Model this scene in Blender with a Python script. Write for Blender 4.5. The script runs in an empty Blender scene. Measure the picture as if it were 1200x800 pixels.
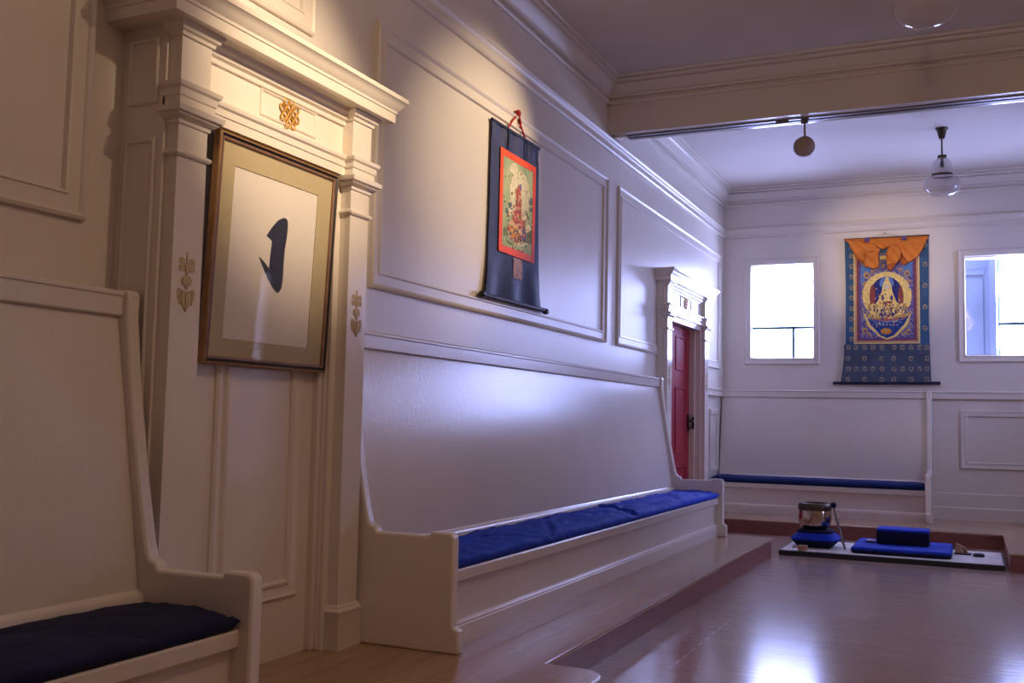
import bpy, math, random
from mathutils import Vector, Matrix, noise
random.seed(7)
scene = bpy.context.scene
COL = scene.collection
PI = math.pi

# ------------------------------------------------------------------ materials
def new_mat(name):
    m = bpy.data.materials.new(name); m.use_nodes = True
    nt = m.node_tree
    return m, nt, nt.nodes['Principled BSDF']

def coords(nt, scale=(1, 1, 1), kind='Object'):
    tc = nt.nodes.new('ShaderNodeTexCoord'); mp = nt.nodes.new('ShaderNodeMapping')
    mp.inputs['Scale'].default_value = scale
    if kind == 'World':
        g = nt.nodes.new('ShaderNodeNewGeometry'); nt.links.new(g.outputs['Position'], mp.inputs['Vector'])
    else:
        nt.links.new(tc.outputs[kind], mp.inputs['Vector'])
    return mp.outputs['Vector']

def noise_tex(nt, vec, scale, detail=4, rough=.55):
    n = nt.nodes.new('ShaderNodeTexNoise')
    n.inputs['Scale'].default_value = scale; n.inputs['Detail'].default_value = detail
    n.inputs['Roughness'].default_value = rough
    nt.links.new(vec, n.inputs['Vector'])
    return n.outputs['Fac']

def ramp(nt, fac, stops):
    r = nt.nodes.new('ShaderNodeValToRGB')
    e = r.color_ramp.elements
    while len(e) < len(stops): e.new(.5)
    for el, (p, c) in zip(e, stops): el.position = p; el.color = (*c, 1)
    nt.links.new(fac, r.inputs['Fac'])
    return r.outputs['Color']

def bump(nt, b, height, strength, dist=.01):
    n = nt.nodes.new('ShaderNodeBump'); n.inputs['Strength'].default_value = strength
    n.inputs['Distance'].default_value = dist
    nt.links.new(height, n.inputs['Height']); nt.links.new(n.outputs['Normal'], b.inputs['Normal'])

def simple(name, col, rough=.5, metal=0, vary=.08, scale=30, bumps=0, spec=.5, vscale=(1, 1, 1), kind='Object', coat=0, sheen=0):
    m, nt, b = new_mat(name)
    v = coords(nt, vscale, kind)
    f = noise_tex(nt, v, scale)
    lo = tuple(c * (1 - vary) for c in col); hi = tuple(min(1, c * (1 + vary)) for c in col)
    nt.links.new(ramp(nt, f, [(.3, lo), (.7, hi)]), b.inputs['Base Color'])
    b.inputs['Roughness'].default_value = rough; b.inputs['Metallic'].default_value = metal
    b.inputs['Specular IOR Level'].default_value = spec
    b.inputs['Coat Weight'].default_value = coat
    b.inputs['Sheen Weight'].default_value = sheen
    if bumps: bump(nt, b, f, bumps)
    return m

CREAM = (.70, .635, .56)
def paint(name, col, rough, bstr, vscale, spec=.5):
    m, nt, b = new_mat(name)
    v = coords(nt, vscale, 'World')
    f = noise_tex(nt, v, 9, 6, .6)
    f2 = noise_tex(nt, coords(nt, (1, 1, 1), 'World'), 1.3, 3)
    lo = tuple(c * .96 for c in col); hi = tuple(c * 1.03 for c in col)
    nt.links.new(ramp(nt, f2, [(.3, lo), (.7, hi)]), b.inputs['Base Color'])
    b.inputs['Roughness'].default_value = rough
    b.inputs['Specular IOR Level'].default_value = spec
    bump(nt, b, f, bstr, .004)
    return m
M = {}
M['wall'] = paint('cream wall paint', CREAM, .34, .10, (3, 3, 1))
M['bench'] = paint('cream bench enamel', (.71, .64, .565), .22, .30, (5, 5, 1.6), .95)
M['trim'] = paint('cream trim enamel', (.73, .66, .58), .15, .05, (3, 3, 3), .6)
M['rail'] = paint('cream moulding paint', (.71, .645, .57), .34, .05, (3, 3, 3), .45)
M['ceiling'] = paint('matt ceiling paint', (.66, .60, .55), .7, .04, (2, 2, 2), .3)

def planks(name, along, width, cols, rough, length=2.4, seam=.35):
    """boards running along world axis 'x' or 'y'"""
    m, nt, b = new_mat(name)
    g = nt.nodes.new('ShaderNodeNewGeometry')
    sep = nt.nodes.new('ShaderNodeSeparateXYZ'); nt.links.new(g.outputs['Position'], sep.inputs[0])
    com = nt.nodes.new('ShaderNodeCombineXYZ')
    a, c = ('X', 'Y') if along == 'x' else ('Y', 'X')
    nt.links.new(sep.outputs[a], com.inputs['X']); nt.links.new(sep.outputs[c], com.inputs['Y'])
    br = nt.nodes.new('ShaderNodeTexBrick')
    br.inputs['Scale'].default_value = 1; br.inputs['Brick Width'].default_value = length
    br.inputs['Row Height'].default_value = width; br.inputs['Mortar Size'].default_value = .0016
    br.inputs['Mortar Smooth'].default_value = .2; br.offset = .37
    br.inputs['Color1'].default_value = (*cols[0], 1); br.inputs['Color2'].default_value = (*cols[1], 1)
    br.inputs['Mortar'].default_value = (*[x * seam for x in cols[0]], 1)
    nt.links.new(com.outputs[0], br.inputs['Vector'])
    mp = nt.nodes.new('ShaderNodeMapping'); mp.inputs['Scale'].default_value = (1.2, 26, 1)
    nt.links.new(com.outputs[0], mp.inputs['Vector'])
    grain = noise_tex(nt, mp.outputs[0], 3.0, 6, .65)
    gr = ramp(nt, grain, [(.3, (.78, .77, .77)), (.7, (1.14, 1.13, 1.12))])
    mx = nt.nodes.new('ShaderNodeMix'); mx.data_type = 'RGBA'; mx.blend_type = 'MULTIPLY'
    mx.inputs[0].default_value = .75
    nt.links.new(br.outputs['Color'], mx.inputs[6]); nt.links.new(gr, mx.inputs[7])
    nt.links.new(mx.outputs[2], b.inputs['Base Color'])
    b.inputs['Roughness'].default_value = rough; b.inputs['Specular IOR Level'].default_value = .6
    mp2 = nt.nodes.new('ShaderNodeMapping'); mp2.inputs['Scale'].default_value = (2.2, 34, 1)
    nt.links.new(com.outputs[0], mp2.inputs['Vector'])
    h = noise_tex(nt, mp2.outputs[0], 1.5, 5, .6)
    ad = nt.nodes.new('ShaderNodeMath'); ad.operation = 'MULTIPLY_ADD'; ad.inputs[1].default_value = -.6
    nt.links.new(br.outputs['Fac'], ad.inputs[0]); nt.links.new(h, ad.inputs[2])
    bump(nt, b, ad.outputs[0], .2, .004)
    return m
M['floor'] = planks('polished floor boards', 'x', .085, ((.36, .235, .185), (.39, .26, .205)), .15, 2.6, .7)
M['platform'] = planks('polished platform boards', 'y', .155, ((.37, .225, .13), (.41, .25, .15)), .17, 3.2, .6)
M['riser'] = simple('red brown riser wood', (.26, .10, .08), .34, vary=.2, scale=6, vscale=(1, 1, 8))
M['red_door'] = simple('dark red door enamel', (.33, .028, .042), .6, vary=.08, spec=.15)
M['cloth_blue'] = None
def fabric(name, col, rough=.6, sheen=.4, scale=220, bstr=.15, vary=.15):
    m, nt, b = new_mat(name)
    f = noise_tex(nt, coords(nt), scale, 2); f2 = noise_tex(nt, coords(nt), 7, 4)
    lo = tuple(c * (1 - vary) for c in col); hi = tuple(c * (1 + vary) for c in col)
    nt.links.new(ramp(nt, f2, [(.3, lo), (.7, hi)]), b.inputs['Base Color'])
    b.inputs['Roughness'].default_value = rough
    b.inputs['Specular IOR Level'].default_value = .22
    b.inputs['Sheen Weight'].default_value = sheen; b.inputs['Sheen Roughness'].default_value = .4
    bump(nt, b, f, bstr, .002)
    return m
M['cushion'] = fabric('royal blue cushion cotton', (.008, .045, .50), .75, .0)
M['cushion_dim'] = fabric('dimmed blue cushion cotton', (.010, .014, .055), .75, .0)  # blue cotton again, with the dim light of its place put into the colour
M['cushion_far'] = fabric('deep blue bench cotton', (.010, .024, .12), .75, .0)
M['zafu'] = fabric('blue meditation cushion cotton', (.008, .035, .42), .8, .0)
M['zafu_side'] = fabric('dark blue cushion side band', (.012, .013, .045), .85, .0)
M['mat_top'] = fabric('pale woven mat', (.66, .60, .56), .7, 0, 160, .3)
M['mat_edge'] = simple('black mat edging', (.018, .017, .022), .6)
M['frame'] = simple('dark bronze picture frame', (.25, .14, .09), .3, metal=.2, vary=.2, scale=12)
M['frame_gold'] = simple('gilt frame edge', (.34, .19, .085), .32, metal=.4, vary=.2)
M['black'] = simple('black lacquer', (.008, .008, .010), .35)
M['matboard'] = simple('olive beige picture mount', (.50, .41, .24), .9, vary=.04)
M['paper'] = simple('warm white paper', (.78, .71, .64), .9, vary=.02, spec=.1)
M['ink'] = simple('blue black ink', (.018, .020, .035), .7, vary=.3, scale=15)
M['gold_leaf'] = simple('gold leaf', (.66, .36, .08), .38, metal=.4, vary=.2)
M['gold_pale'] = simple('faded gold paint', (.50, .37, .18), .6, metal=.0, vary=.2, scale=60)
M['bronze'] = simple('aged bronze', (.085, .06, .035), .42, metal=.7, vary=.2)
M['brass_bowl'] = simple('polished bronze', (.50, .38, .28), .16, metal=1.0, vary=.12, scale=4)
M['steel'] = simple('grey metal', (.35, .34, .34), .35, metal=.8)
M['grey_rail'] = simple('grey brown track', (.16, .13, .115), .4, metal=.3)
M['wood_light'] = simple('pinkish wood', (.50, .27, .18), .5, vary=.2, scale=10)
M['lampback'] = simple('bronze lamp housing', (.36, .27, .22), .6, vary=.1, scale=25)
M['navy_silk'] = fabric('navy silk brocade', (.032, .040, .115), .6, .03, 300, .1, .35)
M['navy_dark'] = fabric('dark navy hanging border', (.014, .017, .045), .45, .1)
M['red_silk'] = fabric('scarlet silk border', (.78, .075, .012), .6, .0)
M['red_cord'] = fabric('red cord', (.38, .02, .02), .6, .1)
M['seal'] = None
M['brocade'] = fabric('blue brocade', (.040, .105, .20), .6, .05, 200, .15, .2)
M['brocade_low'] = fabric('slate blue brocade', (.075, .095, .135), .6, .05, 200, .15, .2)
M['veil'] = fabric('orange silk veil', (.68, .21, .03), .6, .05, 60, .1, .12)
M['veil_shade'] = fabric('orange silk veil shade', (.50, .13, .02), .6, .05, 60, .1, .12)  # same silk, with the shade of the folds put into the colour
ART = dict(halo=(.52, .47, .30), sage=(.56, .53, .36), cream=(.60, .54, .37), moss=(.14, .16, .07), peach=(.58, .34, .20),
           slate=(.10, .13, .14), orange=(.60, .22, .03), violet=(.13, .08, .22), rust=(.27, .06, .05), red=(.42, .10, .08),
           sky=(.12, .23, .48), ochre=(.52, .33, .10), gold=(.86, .62, .20), indigo=(.03, .035, .17), blue=(.02, .05, .22))
for k, c in ART.items(): M['a_' + k] = simple('pigment ' + k, c, .7, vary=.22, scale=45, spec=.2)
def painted_ground(name, stops, scale):
    m, nt, b = new_mat(name)
    f = noise_tex(nt, coords(nt), scale, 6, .7)
    nt.links.new(ramp(nt, f, stops), b.inputs['Base Color']); b.inputs['Roughness'].default_value = .75
    return m
M['ground_green'] = painted_ground('sage green painted ground', [(.3, (.17, .26, .15)), (.5, (.31, .36, .19)), (.7, (.46, .45, .25))], 4)
M['ground_blue'] = painted_ground('densely painted blue ground', [(.38, (.03, .035, .20)), (.5, (.13, .10, .33)), (.58, (.42, .33, .22)), (.66, (.06, .12, .36))], 34)
M['seal'] = painted_ground('pink patterned patch', [(.4, (.16, .05, .09)), (.55, (.52, .34, .33)), (.7, (.30, .12, .15))], 75)
M['motif'] = painted_ground('gold thread', [(.42, (.10, .09, .12)), (.52, (.38, .31, .19)), (.7, (.48, .40, .27))], 60)
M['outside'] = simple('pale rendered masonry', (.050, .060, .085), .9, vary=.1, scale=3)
M['out_frame'] = simple('outside blue grey frame', (.05, .06, .14), .7)
M['muntin'] = simple('pale aluminium bar', (.03, .09, .10), .6)
M['sill'] = M['trim']

def glass_pane(name, tint=(1, 1, 1), extra=0):
    m, nt, b = new_mat(name)
    nt.nodes.remove(b)
    out = nt.nodes['Material Output']
    tr = nt.nodes.new('ShaderNodeBsdfTransparent'); tr.inputs['Color'].default_value = (*tint, 1)
    gl = nt.nodes.new('ShaderNodeBsdfGlossy'); gl.inputs['Roughness'].default_value = .03
    fr = nt.nodes.new('ShaderNodeFresnel'); fr.inputs['IOR'].default_value = 1.45
    mx = nt.nodes.new('ShaderNodeMixShader')
    ge = nt.nodes.new('ShaderNodeNewGeometry'); fb = nt.nodes.new('ShaderNodeMath'); fb.operation = 'SUBTRACT'; fb.use_clamp = True
    nt.links.new(fr.outputs[0], fb.inputs[0]); nt.links.new(ge.outputs['Backfacing'], fb.inputs[1])
    nt.links.new(fb.outputs[0], mx.inputs[0]); nt.links.new(tr.outputs[0], mx.inputs[1]); nt.links.new(gl.outputs[0], mx.inputs[2])
    last = mx
    if extra:
        df = nt.nodes.new('ShaderNodeBsdfDiffuse'); df.inputs['Color'].default_value = (.62, .56, .56, 1)
        m2 = nt.nodes.new('ShaderNodeMixShader'); m2.inputs[0].default_value = extra
        nt.links.new(mx.outputs[0], m2.inputs[1]); nt.links.new(df.outputs[0], m2.inputs[2]); last = m2
    nt.links.new(last.outputs[0], out.inputs['Surface'])
    return m
M['pane'] = glass_pane('clear window glass', (.96, .98, 1))
M['globe'] = glass_pane('hazy lamp glass', (.94, .94, .95), .22)
M['pic_glass'] = glass_pane('picture glass', (.98, .98, .98))

# ------------------------------------------------------------------ mesh builder
class MB:
    def __init__(s): s.v = []; s.f = []; s.mi = []; s.mats = []
    def m(s, name):
        if name not in s.mats: s.mats.append(name)
        return s.mats.index(name)
    def add(s, verts, faces, mat):
        o = len(s.v); k = s.m(mat)
        s.v += [tuple(v) for v in verts]
        for f in faces: s.f.append([i + o for i in f]); s.mi.append(k)
        return s
    def box(s, x0, x1, y0, y1, z0, z1, mat='trim'):
        v = [(x, y, z) for z in (z0, z1) for y in (y0, y1) for x in (x0, x1)]
        return s.add(v, [(0, 2, 3, 1), (4, 5, 7, 6), (0, 1, 5, 4), (2, 6, 7, 3), (0, 4, 6, 2), (1, 3, 7, 5)], mat)
    def loops(s, loops, mat, cap=True, closed_ring=True, closed_path=False):
        n = len(loops[0]); V = [p for l in loops for p in l]; F = []
        L = len(loops)
        for i in range(L if closed_path else L - 1):
            a = i * n; b = ((i + 1) % L) * n
            for j in range(n if closed_ring else n - 1):
                k = (j + 1) % n
                F.append((a + j, a + k, b + k, b + j))
        if cap and not closed_path:
            F.append(tuple(range(n - 1, -1, -1))); F.append(tuple((L - 1) * n + j for j in range(n)))
        return s.add(V, F, mat)
    def prism(s, prof, axis, a, b, mat):
        """prof: 2D outline; axis 'y': (x,z) extruded in y; 'x': (y,z); 'z': (x,y)"""
        def P(p, t): return (p[0], t, p[1]) if axis == 'y' else ((t, p[0], p[1]) if axis == 'x' else (p[0], p[1], t))
        return s.loops([[P(p, a) for p in prof], [P(p, b) for p in prof]], mat)
    def lathe(s, prof, mat, n=32, at=(0, 0, 0), cap=True):
        ls = [[(at[0] + r * math.cos(2 * PI * i / n), at[1] + r * math.sin(2 * PI * i / n), at[2] + z) for i in range(n)] for r, z in prof]
        return s.loops(ls, mat, cap)
    def tube(s, path, r, mat, n=10, closed=False):
        P = [Vector(p) for p in path]; L = len(P); ls = []
        up = Vector((0.13, 0.31, 1)).normalized()
        for i in range(L):
            a = P[i - 1] if (i or closed) else P[0]; b = P[(i + 1) % L] if (i < L - 1 or closed) else P[-1]
            t = (b - a).normalized()
            u = t.cross(up)
            if u.length < 1e-4: u = t.cross(Vector((1, 0, 0)))
            u.normalize(); w = t.cross(u)
            rr = r[i] if isinstance(r, (list, tuple)) else r
            ls.append([P[i] + u * rr * math.cos(2 * PI * k / n) + w * rr * math.sin(2 * PI * k / n) for k in range(n)])
        return s.loops(ls, mat, True, True, closed)
    def stack(s, prof, x0, xf, y0, y1, mat):
        """moulded block against a wall: prof = [(z, offset)]; footprint x0..xf+off, y0-off..y1+off"""
        ls = []
        for z, o in prof: ls.append([(x0, y0 - o, z), (xf + o, y0 - o, z), (xf + o, y1 + o, z), (x0, y1 + o, z)])
        return s.loops(ls, mat)
    def frame(s, P, u0, u1, v0, v1, prof, mat):
        """mitred moulding round a rectangle: prof = [(inward d, height h)]"""
        ls = []
        for (u, v, su, sv) in ((u0, v0, 1, 1), (u1, v0, -1, 1), (u1, v1, -1, -1), (u0, v1, 1, -1)):
            ls.append([P(u + su * d, v + sv * d, h) for d, h in prof])
        return s.loops(ls, mat, False, True, True)
    def plate(s, pts, P, h0, h1, mat):
        return s.loops([[P(u, v, h0) for u, v in pts], [P(u, v, h1) for u, v in pts]], mat)
    def build(s, name, parent=None, smooth=30, bevel=0, loc=None):
        me = bpy.data.meshes.new(name)
        off = Vector(loc) if loc else Vector((0, 0, 0))
        me.from_pydata([Vector(v) - off for v in s.v], [], s.f)
        for k in s.mats: me.materials.append(M[k])
        me.polygons.foreach_set('material_index', s.mi)
        import bmesh
        bm = bmesh.new(); bm.from_mesh(me)
        bmesh.ops.recalc_face_normals(bm, faces=bm.faces); bm.to_mesh(me); bm.free()
        if smooth:
            me.polygons.foreach_set('use_smooth', [True] * len(me.polygons))
            me.set_sharp_from_angle(angle=math.radians(smooth))
        o = bpy.data.objects.new(name, me); COL.objects.link(o)
        if loc: o.location = off
        if parent: o.parent = parent; o.matrix_parent_inverse = Matrix.Translation(parent.location).inverted()
        if bevel:
            b = o.modifiers.new('bevel', 'BEVEL'); b.width = bevel; b.segments = 2; b.limit_method = 'ANGLE'
            b.angle_limit = math.radians(50); b.harden_normals = False
        return o

def left_plane(base=0.0): return lambda u, v, h: (base + h, u, v)      # on the left wall: u = y, v = z
def far_plane(base): return lambda u, v, h: (u, base - h, v)           # on the far wall: u = x, v = z
def side_plane(base): return lambda u, v, h: (u, base - h, v)
def empty(name, loc, **kw):
    o = bpy.data.objects.new(name, None); COL.objects.link(o); o.location = loc; o.empty_display_size = .1
    tag(o, **kw); return o
def tag(o, label=None, cat=None, group=None, kind=None):
    if label: o['label'] = label
    if cat: o['category'] = cat
    if group: o['group'] = group
    if kind: o['kind'] = kind
    return o
def struct(o): return tag(o, kind='structure')
def copy_tree(o, offset, label=None):
    c = o.copy(); COL.objects.link(c); c.location = Vector(o.location) + Vector(offset)
    if label: c['label'] = label
    for ch in list(o.children):
        k = ch.copy(); COL.objects.link(k); k.parent = c
        k.matrix_parent_inverse = ch.matrix_parent_inverse.copy()
        for g in ch.children:
            q = g.copy(); COL.objects.link(q); q.parent = k; q.matrix_parent_inverse = g.matrix_parent_inverse.copy()
    return c
SKY = 62.0
EXPOSURE = -0.8
CALLIGRAPHY= [(3.72, 2.046), (3.741, 2.045), (3.753, 2.031), (3.755, 1.996), (3.752, 1.953), (3.744, 1.898), (3.743, 1.831), (3.745, 1.76), (3.738, 1.717), (3.717, 1.693), (3.696, 1.7), (3.673, 1.715), (3.63, 1.756), (3.591, 1.803), (3.562, 1.842), (3.599, 1.825), (3.64, 1.798), (3.642, 1.852), (3.647, 1.923), (3.63, 1.932), (3.606, 1.942), (3.628, 1.971), (3.655, 2.002), (3.683, 2.028)]
PAINTING_ONE= [('halo', 1, [(7.019, 2.851), (7.004, 2.757), (6.954, 2.675), (6.88, 2.621), (6.797, 2.606), (6.722, 2.63), (6.668, 2.69), (6.646, 2.772), (6.66, 2.862), (6.706, 2.943), (6.777, 2.999), (6.86, 3.018), (6.938, 2.997), (6.995, 2.937)]), ('sage', 2, [(6.91, 2.869), (6.901, 2.799), (6.869, 2.738), (6.822, 2.699), (6.768, 2.688), (6.719, 2.708), (6.684, 2.754), (6.669, 2.817), (6.677, 2.885), (6.707, 2.946), (6.753, 2.986), (6.807, 2.999), (6.857, 2.98), (6.894, 2.934)]), ('cream', 2, [(6.788, 3.023), (6.782, 3.004), (6.761, 2.984), (6.73, 2.969), (6.696, 2.962), (6.665, 2.962), (6.644, 2.971), (6.636, 2.987), (6.642, 3.006), (6.662, 3.024), (6.692, 3.04), (6.726, 3.048), (6.758, 3.048), (6.78, 3.039)]), ('cream', 2, [(6.811, 2.955), (6.806, 2.934), (6.787, 2.914), (6.761, 2.899), (6.731, 2.893), (6.704, 2.895), (6.684, 2.906), (6.677, 2.924), (6.682, 2.944), (6.7, 2.964), (6.727, 2.979), (6.756, 2.986), (6.784, 2.983), (6.804, 2.972)]), ('cream', 2, [(6.753, 2.86), (6.749, 2.831), (6.736, 2.805), (6.715, 2.788), (6.691, 2.783), (6.669, 2.791), (6.653, 2.81), (6.647, 2.837), (6.651, 2.865), (6.664, 2.891), (6.685, 2.908), (6.709, 2.913), (6.731, 2.906), (6.747, 2.887)]), ('moss', 1, [(6.547, 2.522), (6.619, 2.559), (6.773, 2.547), (6.97, 2.583), (7.075, 2.636), (7.082, 2.494), (6.975, 2.484), (6.776, 2.483), (6.623, 2.481), (6.55, 2.468)]), ('peach', 3, [(6.978, 2.585), (6.962, 2.541), (6.912, 2.501), (6.84, 2.47), (6.761, 2.457), (6.69, 2.462), (6.64, 2.485), (6.621, 2.52), (6.636, 2.561), (6.683, 2.601), (6.752, 2.632), (6.832, 2.647), (6.905, 2.643), (6.958, 2.621)]), ('slate', 4, [(6.942, 2.578), (6.928, 2.544), (6.886, 2.511), (6.825, 2.487), (6.758, 2.475), (6.698, 2.479), (6.656, 2.496), (6.64, 2.523), (6.653, 2.556), (6.692, 2.588), (6.751, 2.613), (6.819, 2.626), (6.881, 2.623), (6.925, 2.606)]), ('orange', 5, [(6.773, 2.572), (6.768, 2.552), (6.749, 2.534), (6.722, 2.521), (6.691, 2.516), (6.664, 2.519), (6.644, 2.53), (6.637, 2.547), (6.643, 2.566), (6.661, 2.584), (6.687, 2.597), (6.718, 2.602), (6.746, 2.6), (6.766, 2.589)]), ('violet', 5, [(6.966, 2.541), (6.959, 2.518), (6.936, 2.497), (6.903, 2.482), (6.866, 2.475), (6.833, 2.479), (6.809, 2.492), (6.8, 2.512), (6.807, 2.534), (6.829, 2.555), (6.861, 2.57), (6.898, 2.577), (6.933, 2.574), (6.957, 2.561)]), ('rust', 5, [(6.864, 2.498), (6.855, 2.486), (6.831, 2.474), (6.796, 2.463), (6.758, 2.456), (6.723, 2.455), (6.699, 2.459), (6.69, 2.468), (6.698, 2.48), (6.721, 2.493), (6.755, 2.503), (6.794, 2.51), (6.829, 2.512), (6.854, 2.507)]), ('red', 6, [(6.69, 2.669), (6.765, 2.708), (6.843, 2.715), (6.894, 2.685), (6.948, 2.629), (6.87, 2.565), (6.771, 2.579), (6.712, 2.601)]), ('rust', 7, [(6.754, 2.738), (6.769, 2.823), (6.805, 2.88), (6.845, 2.88), (6.858, 2.817), (6.865, 2.745), (6.854, 2.693), (6.766, 2.676)]), ('red', 8, [(6.758, 2.845), (6.798, 2.898), (6.834, 2.894), (6.847, 2.839), (6.809, 2.807), (6.76, 2.796)]), ('violet', 9, [(6.818, 2.907), (6.845, 2.917), (6.855, 2.874), (6.836, 2.853)]), ('peach', 9, [(6.856, 2.817), (6.854, 2.808), (6.848, 2.799), (6.839, 2.794), (6.828, 2.792), (6.818, 2.793), (6.812, 2.799), (6.809, 2.807), (6.811, 2.816), (6.817, 2.824), (6.826, 2.83), (6.837, 2.832), (6.846, 2.83), (6.853, 2.825)]), ('peach', 8, [(6.637, 2.586), (6.692, 2.613), (6.851, 2.561), (6.842, 2.539), (6.714, 2.569), (6.638, 2.563)]), ('cream', 10, [(6.883, 2.547), (6.88, 2.538), (6.871, 2.529), (6.857, 2.523), (6.841, 2.52), (6.826, 2.521), (6.816, 2.526), (6.813, 2.534), (6.816, 2.543), (6.825, 2.552), (6.839, 2.558), (6.855, 2.561), (6.869, 2.56), (6.879, 2.555)]), ('orange', 9, [(6.679, 2.498), (6.773, 2.539), (6.803, 2.532), (6.718, 2.473)]), ('cream', 5, [(6.719, 2.687), (6.715, 2.673), (6.702, 2.661), (6.682, 2.651), (6.661, 2.647), (6.641, 2.649), (6.627, 2.656), (6.621, 2.667), (6.626, 2.681), (6.639, 2.693), (6.658, 2.703), (6.68, 2.707), (6.7, 2.705), (6.714, 2.698)]), ('cream', 8, [(6.967, 2.69), (6.963, 2.675), (6.949, 2.661), (6.928, 2.651), (6.905, 2.646), (6.884, 2.649), (6.869, 2.657), (6.863, 2.67), (6.868, 2.685), (6.881, 2.699), (6.902, 2.71), (6.925, 2.714), (6.946, 2.712), (6.961, 2.704)]), ('cream', 6, [(7.047, 2.614), (7.042, 2.6), (7.028, 2.587), (7.007, 2.577), (6.983, 2.573), (6.962, 2.575), (6.947, 2.583), (6.941, 2.594), (6.946, 2.608), (6.96, 2.621), (6.981, 2.631), (7.004, 2.635), (7.026, 2.633), (7.041, 2.626)]), ('slate', 6, [(6.621, 2.723), (6.667, 2.743), (6.696, 2.726), (6.669, 2.701), (6.723, 2.699), (6.689, 2.685), (6.641, 2.695)]), ('slate', 5, [(7.074, 2.829), (7.071, 2.815), (7.061, 2.803), (7.047, 2.794), (7.03, 2.791), (7.015, 2.793), (7.004, 2.802), (7.0, 2.814), (7.003, 2.827), (7.013, 2.84), (7.027, 2.849), (7.044, 2.852), (7.059, 2.85), (7.07, 2.841)]), ('slate', 5, [(7.073, 2.766), (7.071, 2.757), (7.063, 2.749), (7.051, 2.743), (7.039, 2.741), (7.027, 2.742), (7.019, 2.747), (7.015, 2.754), (7.018, 2.763), (7.026, 2.771), (7.037, 2.776), (7.05, 2.779), (7.062, 2.778), (7.07, 2.773)]), ('slate', 5, [(6.617, 2.67), (6.616, 2.661), (6.611, 2.653), (6.604, 2.648), (6.596, 2.646), (6.588, 2.648), (6.583, 2.655), (6.58, 2.663), (6.582, 2.672), (6.587, 2.68), (6.594, 2.686), (6.602, 2.688), (6.61, 2.685), (6.615, 2.679)]), ('moss', 9, [(6.893, 2.709), (6.963, 2.723), (7.01, 2.69), (7.003, 2.668), (6.955, 2.692)]), ('moss', 5, [(6.587, 2.451), (6.682, 2.443), (6.74, 2.425), (6.645, 2.425)]), ('cream', 3, [(6.996, 2.48), (6.984, 2.471), (6.951, 2.46), (6.903, 2.45), (6.85, 2.441), (6.803, 2.436), (6.77, 2.436), (6.759, 2.44), (6.77, 2.448), (6.802, 2.458), (6.849, 2.469), (6.901, 2.478), (6.95, 2.484), (6.983, 2.484)])]
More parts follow.
